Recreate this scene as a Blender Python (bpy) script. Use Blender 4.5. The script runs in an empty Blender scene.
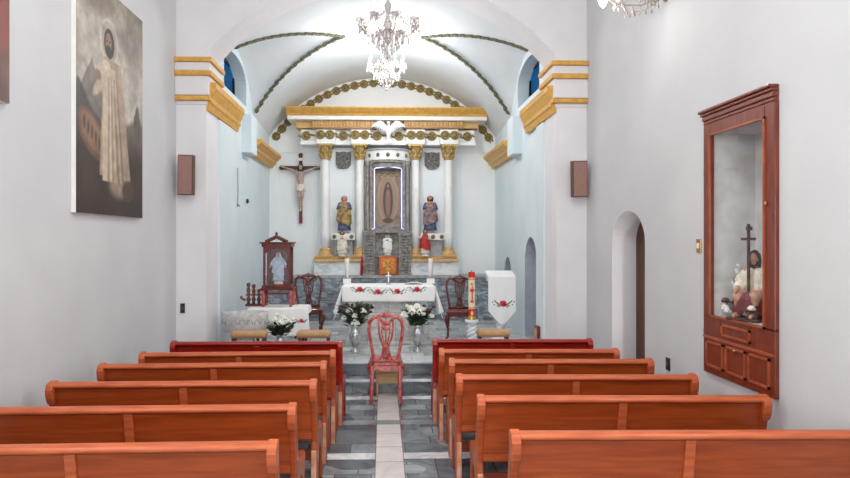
import bpy, bmesh, math, random
import numpy as np
from mathutils import Vector, Matrix, Euler
random.seed(7)
PI = math.pi
sc = bpy.context.scene
COL = sc.collection

# ------------------------------------------------------------------ camera
F = 615.0; CX = 404.0; CY = 240.0; H = 2.0
TH = math.atan(21/615)
cd = bpy.data.cameras.new('camera'); cam = bpy.data.objects.new('camera', cd); COL.objects.link(cam)
cam.location = (0, 0, H); cam.rotation_euler = (PI/2, 0, -TH)
cd.sensor_width = 36; cd.lens = F*36/850
cd.shift_x = 21/850; cd.shift_y = 1.0/850
cd.clip_start = .05; cd.clip_end = 200
sc.camera = cam

def ray(px, py):
    u = (px-CX)/F; v = (py-CY)/F
    return Vector((u*math.cos(TH)+math.sin(TH), -u*math.sin(TH)+math.cos(TH), -v))
def at(px, py, Y):           # the point of the plane y = Y
    d = ray(px, py); t = Y/d.y
    return Vector((d.x*t, Y, H+d.z*t))
def onz(px, py, z):          # the point of the plane z
    d = ray(px, py); t = (z-H)/d.z
    return Vector((d.x*t, d.y*t, z))
def onx(px, py, X):
    d = ray(px, py); t = X/d.x
    return Vector((X, d.y*t, H+d.z*t))

# ------------------------------------------------------------------ colour / materials
def lin(c):
    r = []
    for x in c[:3]:
        x = x/255.0
        r.append(x/12.92 if x <= .04045 else ((x+.055)/1.055)**2.4)
    return (*r, 1)
def new_mat(name):
    m = bpy.data.materials.new(name); m.use_nodes = True
    return m, m.node_tree, m.node_tree.nodes['Principled BSDF']
def mat(name, c, rough=.6, metal=0, c2=None, scale=8, stretch=(1,1,1), bump=0, bscale=30, detail=4, emit=None, es=0, trans=0, coat=0, sheen=0):
    m, nt, b = new_mat(name)
    b.inputs['Roughness'].default_value = rough; b.inputs['Metallic'].default_value = metal
    b.inputs['Transmission Weight'].default_value = trans
    b.inputs['Coat Weight'].default_value = coat
    b.inputs['Sheen Weight'].default_value = sheen
    b.inputs['Base Color'].default_value = lin(c)
    tc = nt.nodes.new('ShaderNodeTexCoord')
    mp = nt.nodes.new('ShaderNodeMapping'); mp.inputs['Scale'].default_value = stretch
    nt.links.new(tc.outputs['Object'], mp.inputs[0])
    if c2 is None: c2 = tuple(x*.93 for x in c)
    n = nt.nodes.new('ShaderNodeTexNoise'); n.inputs['Scale'].default_value = scale; n.inputs['Detail'].default_value = detail
    nt.links.new(mp.outputs[0], n.inputs['Vector'])
    r = nt.nodes.new('ShaderNodeValToRGB'); r.color_ramp.elements[0].position = .35; r.color_ramp.elements[1].position = .65
    r.color_ramp.elements[0].color = lin(c2); r.color_ramp.elements[1].color = lin(c)
    nt.links.new(n.outputs[0], r.inputs[0]); nt.links.new(r.outputs[0], b.inputs['Base Color'])
    if bump:
        n2 = nt.nodes.new('ShaderNodeTexNoise'); n2.inputs['Scale'].default_value = bscale; n2.inputs['Detail'].default_value = 6
        nt.links.new(mp.outputs[0], n2.inputs['Vector'])
        bp = nt.nodes.new('ShaderNodeBump'); bp.inputs['Strength'].default_value = bump; bp.inputs['Distance'].default_value = .02
        nt.links.new(n2.outputs[0], bp.inputs['Height']); nt.links.new(bp.outputs[0], b.inputs['Normal'])
    if emit:
        b.inputs['Emission Color'].default_value = lin(emit); b.inputs['Emission Strength'].default_value = es
    return m
def paint_mat(name, rough=.6, sheen=0):      # paint held in the mesh's own colour attribute
    m, nt, b = new_mat(name)
    a = nt.nodes.new('ShaderNodeVertexColor'); a.layer_name = 'paint'
    nt.links.new(a.outputs[0], b.inputs['Base Color']); b.inputs['Roughness'].default_value = rough
    b.inputs['Sheen Weight'].default_value = sheen
    return m
def glass_mat(name, tint=(1,1,1), refl=.08):
    m = bpy.data.materials.new(name); m.use_nodes = True; nt = m.node_tree
    nt.nodes.remove(nt.nodes['Principled BSDF'])
    t = nt.nodes.new('ShaderNodeBsdfTransparent'); t.inputs[0].default_value = (*tint, 1)
    g = nt.nodes.new('ShaderNodeBsdfGlossy'); g.inputs['Roughness'].default_value = .03
    x = nt.nodes.new('ShaderNodeMixShader'); x.inputs[0].default_value = refl
    nt.links.new(t.outputs[0], x.inputs[1]); nt.links.new(g.outputs[0], x.inputs[2])
    nt.links.new(x.outputs[0], nt.nodes['Material Output'].inputs[0])
    return m
def marble_mat(name, a, b_, c, brick=None, scale=3.0, rough=.25, mortar=None, offx=0):
    m, nt, b = new_mat(name); b.inputs['Roughness'].default_value = rough
    tc = nt.nodes.new('ShaderNodeTexCoord')
    mp = nt.nodes.new('ShaderNodeMapping'); mp.inputs['Scale'].default_value = (1, 1, 2.4)
    nt.links.new(tc.outputs['Object'], mp.inputs[0])
    n = nt.nodes.new('ShaderNodeTexNoise'); n.inputs['Scale'].default_value = scale; n.inputs['Detail'].default_value = 8
    n.inputs['Distortion'].default_value = 1.6
    nt.links.new(mp.outputs[0], n.inputs['Vector'])
    r = nt.nodes.new('ShaderNodeValToRGB')
    e = r.color_ramp.elements; e[0].position = .33; e[0].color = lin(a); e[1].position = .62; e[1].color = lin(c)
    k = e.new(.48); k.color = lin(b_)
    nt.links.new(n.outputs[0], r.inputs[0]); out = r.outputs[0]
    if brick:
        w, h, ax = brick
        sp = nt.nodes.new('ShaderNodeSeparateXYZ'); nt.links.new(tc.outputs['Object'], sp.inputs[0])
        cb = nt.nodes.new('ShaderNodeCombineXYZ')
        nt.links.new(sp.outputs[ax[0]], cb.inputs[0]); nt.links.new(sp.outputs[ax[1]], cb.inputs[1])
        br = nt.nodes.new('ShaderNodeTexBrick'); br.inputs['Scale'].default_value = 1
        br.inputs['Brick Width'].default_value = w; br.inputs['Row Height'].default_value = h
        br.inputs['Mortar Size'].default_value = .004; br.inputs['Bias'].default_value = 0
        br.inputs['Color1'].default_value = (.62,.62,.62,1); br.inputs['Color2'].default_value = (1.15,1.15,1.15,1)
        br.inputs['Mortar'].default_value = (.35,.35,.35,1)
        nt.links.new(cb.outputs[0], br.inputs['Vector'])
        mx = nt.nodes.new('ShaderNodeMix'); mx.data_type = 'RGBA'; mx.blend_type = 'MULTIPLY'; mx.inputs[0].default_value = .9
        nt.links.new(out, mx.inputs[6]); nt.links.new(br.outputs[0], mx.inputs[7]); out = mx.outputs[2]
    nt.links.new(out, b.inputs['Base Color'])
    return m

M = {}
M['wall'] = mat('nave_plaster', (202,203,205), .85, c2=(195,196,199), scale=1.2, bump=.12, bscale=7)
M['pier'] = mat('pier_plaster', (229,227,230), .85, c2=(222,220,224), scale=2, bump=.1, bscale=6)
M['chancel'] = mat('chancel_plaster', (220,230,234), .8, c2=(212,224,229), scale=1.5, bump=.1, bscale=6)
M['vault'] = mat('vault_plaster', (220,224,226), .8, c2=(211,216,219), scale=1.6, bump=.12, bscale=4)
M['back'] = mat('back_wall_plaster', (238,241,242), .8, c2=(233,238,240), scale=2, bump=.05)
M['greyD'] = mat('blotched_grey_relief', (140,136,130), .7, c2=(70,68,66), scale=26, bump=.5)
M['gold'] = mat('ochre_gold_paint', (222,172,84), .45, .1, c2=(204,152,68), scale=14, bump=.1)
M['goldw'] = mat('pale_gold_molding', (226,188,128), .5, .1, c2=(188,146,92), scale=60, detail=2)
M['white'] = mat('white_paint', (240,240,238), .45, c2=(232,232,230))
M['olive'] = mat('olive_gold_relief', (168,146,84), .5, .2, c2=(88,78,46), scale=70, detail=3)
M['dolive'] = mat('dark_olive_relief', (120,116,84), .6, .1, c2=(70,70,54), scale=60, detail=3)
M['capital'] = mat('gilded_plaster', (214,184,120), .4, .25, c2=(140,110,60), scale=70, detail=3)
M['wood'] = mat('orange_varnished_wood', (164,74,28), .36, c2=(142,58,18), scale=3, stretch=(1,14,14), coat=.25)
M['woodL'] = mat('worn_light_wood_edge', (190,98,56), .4, c2=(168,76,38), scale=4, stretch=(1,10,10), coat=.08)
M['woodR'] = mat('red_varnished_wood', (156,30,14), .3, c2=(128,18,8), scale=3, stretch=(1,14,14), coat=.25)
M['woodD'] = mat('shaded_brown_wood', (120,62,40), .45, c2=(96,46,30), scale=5, stretch=(1,1,6))  # dull brown wood with a stretched grain
M['pale'] = mat('pale_worn_wood', (212,160,132), .45, c2=(184,116,88), scale=8)
M['cab'] = mat('reddish_brown_cabinet_wood', (124,54,33), .35, c2=(100,40,24), scale=5, stretch=(6,6,1), coat=.2)
M['cabL'] = mat('cabinet_molding_wood', (168,88,58), .35, c2=(140,66,40), scale=8)
M['chair'] = mat('worn_rose_red_wood', (204,112,106), .35, c2=(150,48,42), scale=22, detail=3, coat=.3)
M['mahog'] = mat('dark_mahogany', (112,34,24), .3, c2=(74,18,14), scale=14, coat=.3)
M['tan'] = mat('tan_padded_vinyl', (190,152,108), .6, c2=(176,136,94))
M['grey'] = mat('grey_carved_stone', (160,155,149), .6, c2=(122,117,112), scale=14, bump=.25, bscale=60)
M['greyL'] = mat('light_grey_stone', (176,176,176), .6, c2=(150,150,152), scale=10, bump=.3)
M['font'] = mat('weathered_grey_stone', (206,205,204), .7, c2=(176,175,175), scale=14, bump=.4, bscale=25)
M['dark'] = mat('dark_recess', (44,40,40), .7)
M['neon'] = mat('white_blue_light_tube', (235,235,255), .5, emit=(190,185,255), es=1.1)
M['silver'] = mat('brushed_silver', (205,206,208), .28, .85, c2=(170,172,176), scale=30)
M['cloth'] = mat('white_linen', (242,243,243), .9, c2=(234,236,237), bump=.15, bscale=18, sheen=.2)
M['leaf'] = mat('dark_green_leaves', (52,74,44), .55, c2=(30,48,28), scale=20)
M['petal'] = mat('white_petals', (244,244,238), .7, c2=(226,228,214), scale=30)
M['petalR'] = mat('wine_red_petals', (104,34,48), .7, c2=(70,20,32), scale=30)
M['stem'] = mat('green_stem', (70,96,56), .6)
M['wax'] = mat('white_wax', (245,243,236), .4)
M['redwax'] = mat('red_glass_candle', (176,28,30), .3)
M['skin'] = mat('painted_flesh', (196,148,122), .5, c2=(180,128,104))
M['hair'] = mat('dark_brown_hair', (58,38,28), .6)
M['red'] = mat('red_painted_robe', (196,40,36), .5, c2=(160,26,26), scale=20)
M['blue'] = mat('blue_grey_painted_robe', (98,108,150), .5, c2=(44,50,76), scale=14)
M['ochre'] = mat('ochre_gilded_cloak', (196,158,84), .45, .1, c2=(84,80,72), scale=13)
M['mauve'] = mat('dusty_mauve_cloak', (168,138,136), .55, c2=(78,70,80), scale=13)
M['cream'] = mat('cream_painted_robe', (232,226,210), .55, c2=(206,198,180), scale=20)
M['palerobe'] = mat('pale_blue_painted_robe', (198,212,228), .5, c2=(160,184,212), scale=20)
M['maroon'] = mat('maroon_cloth', (112,30,40), .7, c2=(84,20,30), scale=20)
M['crosswood'] = mat('dark_cross_wood', (84,48,40), .5, c2=(58,30,26), scale=20)
M['crossred'] = mat('reddish_cross_foot', (136,52,48), .5, c2=(104,34,34), scale=20)
M['brass'] = mat('brass', (200,160,90), .3, .8)
M['black'] = mat('black_plastic', (26,26,28), .5)
M['brownbox'] = mat('brown_speaker_cloth', (170,132,122), .8, c2=(142,110,102), scale=120, detail=1)
M['boxedge'] = mat('speaker_box_wood', (96,66,56), .5)
M['tab'] = mat('gilded_copper_door', (206,120,50), .35, .5, c2=(140,70,24), scale=40)
M['bandm'] = mat('brown_gold_molding', (176,128,84), .5, c2=(140,96,60), scale=40)
M['tabframe'] = mat('copper_red_frame', (176,84,50), .4, .3)
M['crystal'] = mat('cut_crystal', (206,200,198), .08, 0, c2=(160,150,146), scale=60, trans=.35)
M['bulb'] = mat('lit_bulb', (255,255,255), .4, emit=(255,252,246), es=7)
M['clearmetal'] = mat('champagne_metal', (190,172,160), .3, .7)
M['glass'] = glass_mat('clear_glass', (1,1,1), .05)
M['skyglass'] = glass_mat('blue_window_glass', (.25,.72,.95), .05)
M['steps'] = marble_mat('grey_step_marble', (78,84,94), (102,109,118), (146,152,160), brick=(.8,10,(0,2)), scale=1.6)
M['tread'] = marble_mat('pale_step_nosing', (170,176,182), (190,195,200), (214,217,220), scale=2.5)
M['dado'] = marble_mat('grey_dado_marble', (104,112,120), (134,142,150), (176,184,190), brick=(.30,.19,(0,2)), scale=3.5)
M['plat'] = marble_mat('pale_grey_floor_marble', (178,184,188), (202,206,208), (222,224,225), brick=(.4,.4,(0,1)), scale=3)
M['altar'] = marble_mat('altar_marble', (188,192,193), (214,217,217), (232,233,232), brick=(.22,.5,(0,2)), scale=4)
M['plinth'] = marble_mat('white_plinth_marble', (196,204,210), (226,231,234), (240,242,242), scale=3)
M['doorw'] = mat('dark_brown_door_wood', (92,52,38), .5, c2=(70,38,28), scale=5, stretch=(6,6,1))
M['ceil'] = mat('ceiling_plaster', (228,226,222), .9)
M['embw'] = paint_mat('embroidered_linen', .9, .2)
M['paint'] = paint_mat('painted_canvas', .55)
M['candlep'] = paint_mat('decorated_wax', .4)

# ------------------------------------------------------------------ mesh builder
class MB:
    def __init__(s): s.v = []; s.f = []; s.mi = []; s.sm = []; s.c = 0
    def m(s, i): s.c = i; return s
    def add(s, vs, fs, smooth=False, mat=None):
        o = len(s.v); s.v += [tuple(v) for v in vs]
        for f in fs: s.f.append([i+o for i in f]); s.mi.append(s.c if mat is None else mat); s.sm.append(smooth)
        return s
    def box(s, c, d, rot=None):
        x, y, z = (k/2 for k in d); P = [Vector((a*x, b*y, e*z)) for a in (-1,1) for b in (-1,1) for e in (-1,1)]
        if rot: R = Euler(rot).to_matrix(); P = [R@p for p in P]
        P = [p+Vector(c) for p in P]
        return s.add(P, [(0,1,3,2),(4,6,7,5),(0,4,5,1),(2,3,7,6),(0,2,6,4),(1,5,7,3)])
    def b2(s, a, b): return s.box([(a[i]+b[i])/2 for i in range(3)], [abs(b[i]-a[i]) for i in range(3)])
    def prism(s, pts, axis, t0, t1, smooth=False):      # pts: 2D outline extruded along axis
        def P(p, t):
            return {'x': (t, p[0], p[1]), 'y': (p[0], t, p[1]), 'z': (p[0], p[1], t)}[axis]
        n = len(pts); V = [P(p, t0) for p in pts]+[P(p, t1) for p in pts]
        caps = [list(range(n))[::-1], list(range(n, 2*n))]
        side = [(i, (i+1) % n, n+(i+1) % n, n+i) for i in range(n)]
        if not smooth: return s.add(V, caps+side)
        s.add(V, caps); return s.add(V, side, True)
    def lathe(s, prof, c=(0,0,0), n=20, sy=1, arc=None, caps=True):      # prof: (r, z)
        vs = []; fs = []
        full = arc is None; a0, a1 = arc or (0, 2*PI); N = n if full else n+1
        for r, z in prof:
            for k in range(N):
                a = a0+(a1-a0)*k/n
                vs.append((c[0]+r*math.cos(a), c[1]+r*math.sin(a)*sy, c[2]+z))
        for i in range(len(prof)-1):
            for k in range(n):
                k2 = (k+1) % N
                fs.append((i*N+k, i*N+k2, (i+1)*N+k2, (i+1)*N+k))
        if caps and full:
            fs.append(list(range(N))[::-1]); fs.append([(len(prof)-1)*N+k for k in range(N)])
        return s.add(vs, fs, True)
    def tube(s, path, r, n=8, caps=True, flat=1.0):
        path = [Vector(p) for p in path]; m = len(path)
        rr = r if isinstance(r, (list, tuple)) else [r]*m
        vs = []; fs = []; up = Vector((0,0,1)); prev = None
        for i, p in enumerate(path):
            t = (path[min(i+1, m-1)]-path[max(i-1, 0)])
            t = t.normalized() if t.length > 1e-9 else Vector((0,0,1))
            if prev is None:
                a = t.cross(up if abs(t.z) < .9 else Vector((0,1,0))).normalized()
            else:
                a = (prev - t*prev.dot(t)); a = a.normalized() if a.length > 1e-6 else t.orthogonal().normalized()
            prev = a; b = t.cross(a)
            for k in range(n):
                q = 2*PI*k/n
                vs.append(p+(a*math.cos(q)+b*math.sin(q)*flat)*rr[i])
        for i in range(m-1):
            for k in range(n):
                fs.append((i*n+k, i*n+(k+1) % n, (i+1)*n+(k+1) % n, (i+1)*n+k))
        if caps: fs.append(list(range(n))[::-1]); fs.append([(m-1)*n+k for k in range(n)])
        return s.add(vs, fs, True)
    def ball(s, c, r, n=10, m=8, rot=None):
        rx, ry, rz = r if isinstance(r, (list, tuple)) else (r,)*3
        R = Euler(rot).to_matrix() if rot else None
        vs = [Vector((0,0,rz))]; fs = []
        for i in range(1, m):
            a = PI*i/m
            for k in range(n):
                q = 2*PI*k/n
                vs.append(Vector((rx*math.sin(a)*math.cos(q), ry*math.sin(a)*math.sin(q), rz*math.cos(a))))
        vs.append(Vector((0,0,-rz))); L = len(vs)-1
        for k in range(n):
            fs.append((0, 1+k, 1+(k+1) % n)); fs.append((L, 1+(m-2)*n+(k+1) % n, 1+(m-2)*n+k))
        for i in range(m-2):
            for k in range(n):
                fs.append((1+i*n+k, 1+(i+1)*n+k, 1+(i+1)*n+(k+1) % n, 1+i*n+(k+1) % n))
        if R: vs = [R@v for v in vs]
        return s.add([v+Vector(c) for v in vs], fs, True)
    def grid(s, fn, nu, nv, smooth=True):               # fn(u, v) -> point
        vs = [fn(i/nu, j/nv) for j in range(nv+1) for i in range(nu+1)]
        fs = [(j*(nu+1)+i, j*(nu+1)+i+1, (j+1)*(nu+1)+i+1, (j+1)*(nu+1)+i) for j in range(nv) for i in range(nu)]
        return s.add(vs, fs, smooth)
    def build(s, name, mats, parent=None, loc=None, bevel=0, solid=0, paint=None, fix=True):
        me = bpy.data.meshes.new(name); me.from_pydata(s.v, [], s.f); me.validate()
        if not isinstance(mats, (list, tuple)): mats = [mats]
        for m in mats: me.materials.append(m)
        if len(me.polygons) == len(s.mi):
            me.polygons.foreach_set('material_index', s.mi); me.polygons.foreach_set('use_smooth', s.sm)
        if fix:
            bm = bmesh.new(); bm.from_mesh(me); bmesh.ops.recalc_face_normals(bm, faces=bm.faces); bm.to_mesh(me); bm.free()
        if paint is not None:
            at_ = me.color_attributes.new('paint', 'FLOAT_COLOR', 'POINT')
            at_.data.foreach_set('color', np.asarray(paint, dtype=np.float32).ravel())
        me.update()
        o = bpy.data.objects.new(name, me); COL.objects.link(o)
        if parent is not None: o.parent = parent
        if loc is not None: o.location = loc
        if solid:
            k = o.modifiers.new('solid', 'SOLIDIFY'); k.thickness = solid; k.offset = 0
        if bevel:
            k = o.modifiers.new('bevel', 'BEVEL'); k.width = bevel; k.segments = 2; k.limit_method = 'ANGLE'; k.angle_limit = .7
        return o

def thing(name, label, cat, loc=(0,0,0), rz=0, group=None):
    o = bpy.data.objects.new(name, None); COL.objects.link(o); o.empty_display_size = .1
    o.location = loc; o.rotation_euler = (0,0,rz); o['label'] = label; o['category'] = cat
    if group: o['group'] = group
    return o
def tag(o, label, cat, group=None):
    o['label'] = label; o['category'] = cat
    if group: o['group'] = group
    return o
def struct(o): o['kind'] = 'structure'; return o
def dup_tree(o, parent=None):
    c = o.copy(); COL.objects.link(c)
    if parent is not None: c.parent = parent
    for ch in list(o.children): dup_tree(ch, c)
    return c
def bake(o):                                            # apply the modifiers of an object
    bpy.context.view_layer.update()
    dg = bpy.context.evaluated_depsgraph_get()
    me = bpy.data.meshes.new_from_object(o.evaluated_get(dg), depsgraph=dg)
    old = o.data; o.modifiers.clear(); o.data = me; bpy.data.meshes.remove(old); return o
def cut(o, cutters):
    for c in cutters:
        k = o.modifiers.new('cut', 'BOOLEAN'); k.operation = 'DIFFERENCE'; k.object = c; k.solver = 'EXACT'; k.material_mode = 'TRANSFER'
    bake(o)
    for c in cutters:
        d = c.data; bpy.data.objects.remove(c); bpy.data.meshes.remove(d)
    return o
def fuse(o, voxel, smooth=2):                           # one continuous skin from overlapping volumes
    k = o.modifiers.new('remesh', 'REMESH'); k.mode = 'VOXEL'; k.voxel_size = voxel; k.use_smooth_shade = True
    k = o.modifiers.new('smooth', 'SMOOTH'); k.factor = .5; k.iterations = smooth
    m = list(o.data.materials); bake(o)
    if not o.data.materials:
        for x in m: o.data.materials.append(x)
    return o
def arch_pts(x0, x1, z0, z1, n=14, ell=None):           # door outline: straight sides, round top ending at z1
    r = (x1-x0)/2; h = ell if ell else r; cx = (x0+x1)/2
    return [(x0, z0)]+[(cx-r*math.cos(PI*k/n), z1-h+h*math.sin(PI*k/n)) for k in range(n+1)]+[(x1, z0)]
# ================================================================== SETTING
XL, XR = -2.79, 2.81; YA, YB = 8.4, 9.0; CW = 2.42; YW = 13.2; ZC = 6.4; Y0 = -4.0
PH = .34
# nave floor: grey marble patchwork, a white centre strip and white cross bands
m, nt, b = new_mat('marble_tile_floor'); M['floor'] = m
b.inputs['Roughness'].default_value = .22
N = nt.nodes.new; Lk = nt.links.new
tc = N('ShaderNodeTexCoord'); sp = N('ShaderNodeSeparateXYZ'); Lk(tc.outputs['Object'], sp.inputs[0])
def math_(op, a, b2=None, c=None):
    n = N('ShaderNodeMath'); n.operation = op
    for i, x in enumerate((a, b2, c)):
        if x is None: continue
        if isinstance(x, (int, float)): n.inputs[i].default_value = x
        else: Lk(x, n.inputs[i])
    return n.outputs[0]
def brick(w, h, c1, c2, mort, rot=False, off=.5, shift=(0,0,0)):
    mp = N('ShaderNodeMapping'); Lk(tc.outputs['Object'], mp.inputs[0]); mp.inputs['Location'].default_value = shift
    br = N('ShaderNodeTexBrick'); br.inputs['Scale'].default_value = 1; br.inputs['Brick Width'].default_value = w
    br.inputs['Row Height'].default_value = h; br.inputs['Mortar Size'].default_value = .005; br.offset = off
    br.inputs['Color1'].default_value = lin(c1); br.inputs['Color2'].default_value = lin(c2); br.inputs['Mortar'].default_value = lin(mort)
    br.inputs['Bias'].default_value = -.1
    Lk(mp.outputs[0], br.inputs['Vector']); return br
def mixc(f, a, b2, mode='MIX'):
    x = N('ShaderNodeMix'); x.data_type = 'RGBA'; x.blend_type = mode
    if isinstance(f, (int, float)): x.inputs[0].default_value = f
    else: Lk(f, x.inputs[0])
    Lk(a, x.inputs[6]); Lk(b2, x.inputs[7]); return x.outputs[2]
g1 = brick(.52, .44, (84,93,100), (138,146,151), (58,62,66), shift=(.31,.12,0))
g2 = brick(.31, .22, (96,106,112), (172,178,180), (70,74,78), shift=(.1,.02,0), off=.37)
nz = N('ShaderNodeTexNoise'); nz.inputs['Scale'].default_value = .9; Lk(tc.outputs['Object'], nz.inputs['Vector'])
sel = math_('GREATER_THAN', nz.outputs[0], .52)
grey = mixc(sel, g1.outputs[0], g2.outputs[0])
st = brick(3.0, .40, (226,222,220), (208,206,206), (120,122,124), off=0, shift=(.9,.05,0))
dx = math_('ABSOLUTE', math_('SUBTRACT', sp.outputs[0], .06))
centre = math_('LESS_THAN', dx, .125)
centre_j = math_('LESS_THAN', dx, .131)
yy = math_('MODULO', math_('ADD', sp.outputs[1], 15.38), 1.05)
band = math_('LESS_THAN', yy, .16)
bc = N('ShaderNodeRGB'); bc.outputs[0].default_value = lin((216,218,220))
jc = N('ShaderNodeRGB'); jc.outputs[0].default_value = lin((70,74,78))
even = math_('GREATER_THAN', math_('MODULO', math_('ADD', sp.outputs[1], 15.38), 2.1), 1.05)
bc2 = N('ShaderNodeRGB'); bc2.outputs[0].default_value = lin((148,152,156))
bcol = mixc(even, bc.outputs[0], bc2.outputs[0])
c0 = mixc(band, grey, bcol); c0 = mixc(centre_j, c0, jc.outputs[0]); c0 = mixc(centre, c0, mixc(math_('MULTIPLY', band, even), st.outputs[0], bc2.outputs[0]))
vn = N('ShaderNodeTexNoise'); vn.inputs['Scale'].default_value = 2.2; vn.inputs['Detail'].default_value = 9; vn.inputs['Distortion'].default_value = 2.5
Lk(tc.outputs['Object'], vn.inputs['Vector'])
vr = N('ShaderNodeValToRGB'); e = vr.color_ramp.elements; e[0].position = .36; e[0].color = (.62,.63,.66,1); e[1].position = .66; e[1].color = (1.2,1.2,1.22,1)
Lk(vn.outputs[0], vr.inputs[0])
c0 = mixc(math_('SUBTRACT', .85, math_('MULTIPLY', centre, .6)), c0, vr.outputs[0], 'MULTIPLY'); Lk(c0, b.inputs['Base Color'])
struct(MB().b2((XL-.4, Y0-.4, -.1), (XR+.7, 8.05, 0)).build('floor', M['floor']))
struct(MB().b2((XL, 8.04, -.1), (XR, 8.40, .17)).build('floor_step', M['steps'], bevel=.006))
struct(MB().b2((-2.9, 8.39, -.1), (2.9, 13.3, PH)).build('floor_sanctuary', [M['plat']], bevel=.006))
struct(MB().b2((XL, 8.015, .145), (XR, 8.10, .172)).build('trim_40', M['tread'], bevel=.005))
struct(MB().b2((XL, 8.365, PH-.025), (XR, 8.46, PH+.002)).build('trim_41', M['tread'], bevel=.005))
struct(MB().b2((XL, 8.375, .18), (XR, 8.392, PH-.01)).build('trim_1', M['steps']))
struct(MB().b2((XL-.4, Y0-.4, ZC), (XR+.7, 9.0, ZC+.15)).build('ceiling', M['ceil']))

# nave walls
wr = MB().b2((XR, Y0, 0), (XR+.6, YB, ZC)).build('wall_right', M['wall'])
DY0 = onx(645, 240, XR).y; DY1 = onx(612, 240, XR).y
dtop = onx(628, 211, XR).z
cd1 = MB().prism(arch_pts(DY0, DY1, -.02, dtop, ell=.36), 'x', XR-.1, XR+.8).build('c', M['wall'])
CY0 = onx(775.5, 240, XR-.03).y; CY1 = onx(704, 240, XR-.03).y
cz0 = onx(779, 401, XR-.03).z; cz1 = onx(697, 116, XR).z
vy0, vy1 = onx(765, 240, XR-.03).y, onx(711, 240, XR-.03).y
vz0, vz1 = onx(766, 327.5, XR-.03).z, onx(766, 118, XR-.03).z
cd2 = MB().b2((XR-.1, vy0-.03, vz0-.03), (XR+.42, vy1+.03, vz1+.03)).build('c', M['wall'])
wins = [(.2, 1.3), (2.2, 3.3)]  # unseen window openings, added to light the nave
cs = [cd1, cd2]
for a, b_ in wins: cs.append(MB().b2((XR-.1, a, 2.9), (XR+.8, b_, 4.9)).build('c', M['wall']))
struct(cut(wr, cs))
wl = MB().b2((XL-.4, Y0, 0), (XL, YB, ZC)).build('wall_left', M['wall'])
cs = [MB().b2((XL-.8, a, 2.9), (XL+.1, b_, 4.9)).build('c', M['wall']) for a, b_ in [(-2.6,-1.4),(.2,1.3),(2.2,3.2)]]
struct(cut(wl, cs))
wb = MB().b2((XL-.4, Y0-.4, 0), (XR+.6, Y0, ZC)).build('wall_back', M['wall'])
struct(cut(wb, [MB().prism(arch_pts(-1.1, 1.2, -.02, 3.4), 'y', Y0-.8, Y0+.2).build('c', M['wall'])]))  # unseen back doorway, added as an opening for light
# doorway on the right: a dark wooden door leaf set deep in the reveal
d = struct(MB().b2((XR+.30, DY1-.21, 0), (XR+.38, DY1+.02, dtop-.02)).build('door_1', M['doorw'], bevel=.006))
MB().b2((XR+.36, DY0+.0, .01), (XR+1.1, DY0+.05, 2.0)).build('door_leaf', M['doorw'], d, bevel=.006)
MB().b2((XR+.34, DY0, dtop-.25), (XR+.38, DY1-.2, dtop-.02)).build('door_head', M['doorw'], d)
# arch wall between nave and sanctuary
RA, ZA = 3.13, 2.51
JX = 2.39
def arc(R, zc, x, n=40):
    a = math.asin(x/R); return [(R*math.sin(-a+2*a*k/n), zc+R*math.cos(-a+2*a*k/n)) for k in range(n+1)]
pts = [(XL-.05, 0), (-JX, 0), (-JX, 4.45)]+arc(RA, ZA, 2.44)+[(JX, 4.45), (JX, 0), (XR+.05, 0), (XR+.05, ZC), (XL-.05, ZC)]
struct(MB().prism(pts, 'y', YA, YB).build('wall_front', M['pier']))
# sanctuary walls
wlc = MB().b2((-CW-.5, YB-.02, 0), (-CW, YW+.3, 5.5)).build('wall_left_sanctuary', M['chancel'])
WY0, WY1, WZ0, WZ1 = 9.45, 10.98, 4.36, 5.04
struct(cut(wlc, [MB().prism(arch_pts(WY0, WY1, WZ0, WZ1, ell=.3), 'x', -CW-.8, -CW+.1).build('c', M['chancel'])]))
M['nichep'] = mat('bare_grey_niche_plaster', (176,182,194), .85)  # greyer colour imitates the shade inside the two wall niches
wrc = MB().b2((CW, YB-.02, 0), (CW+.5, YW+.3, 5.5)).build('wall_right_sanctuary', M['chancel'])
n0, n1 = onx(536.5, 240, CW).y, onx(525, 240, CW).y
s0, s1 = onx(511, 240, CW).y, onx(504.5, 240, CW).y
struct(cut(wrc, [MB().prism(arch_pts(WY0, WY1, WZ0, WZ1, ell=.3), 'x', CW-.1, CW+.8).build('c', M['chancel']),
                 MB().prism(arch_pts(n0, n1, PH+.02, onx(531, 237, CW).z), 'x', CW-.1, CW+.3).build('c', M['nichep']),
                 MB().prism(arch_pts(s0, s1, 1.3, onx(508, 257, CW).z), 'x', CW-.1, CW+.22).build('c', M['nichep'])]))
struct(MB().b2((-2.95, YW, 0), (2.95, YW+.3, 5.8)).build('wall_back_sanctuary', M['back']))
for k, sx in ((1, -1), (2, 1)):
    fr = struct(MB().b2((sx*(CW+.20), WY0-.02, WZ0-.02), (sx*(CW+.23), WY0+.06, WZ1)).b2((sx*(CW+.20), WY1-.06, WZ0-.02), (sx*(CW+.23), WY1+.02, WZ1))
        .b2((sx*(CW+.20), WY0, WZ0-.02), (sx*(CW+.23), WY1, WZ0+.05)).b2((sx*(CW+.20), WY0, WZ1-.06), (sx*(CW+.23), WY1, WZ1+.02)).build(f'window_{k}', M['black']))
    MB().b2((sx*(CW+.212), WY0, WZ0), (sx*(CW+.218), WY1, WZ1)).build('pane', M['skyglass'], fr)
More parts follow.
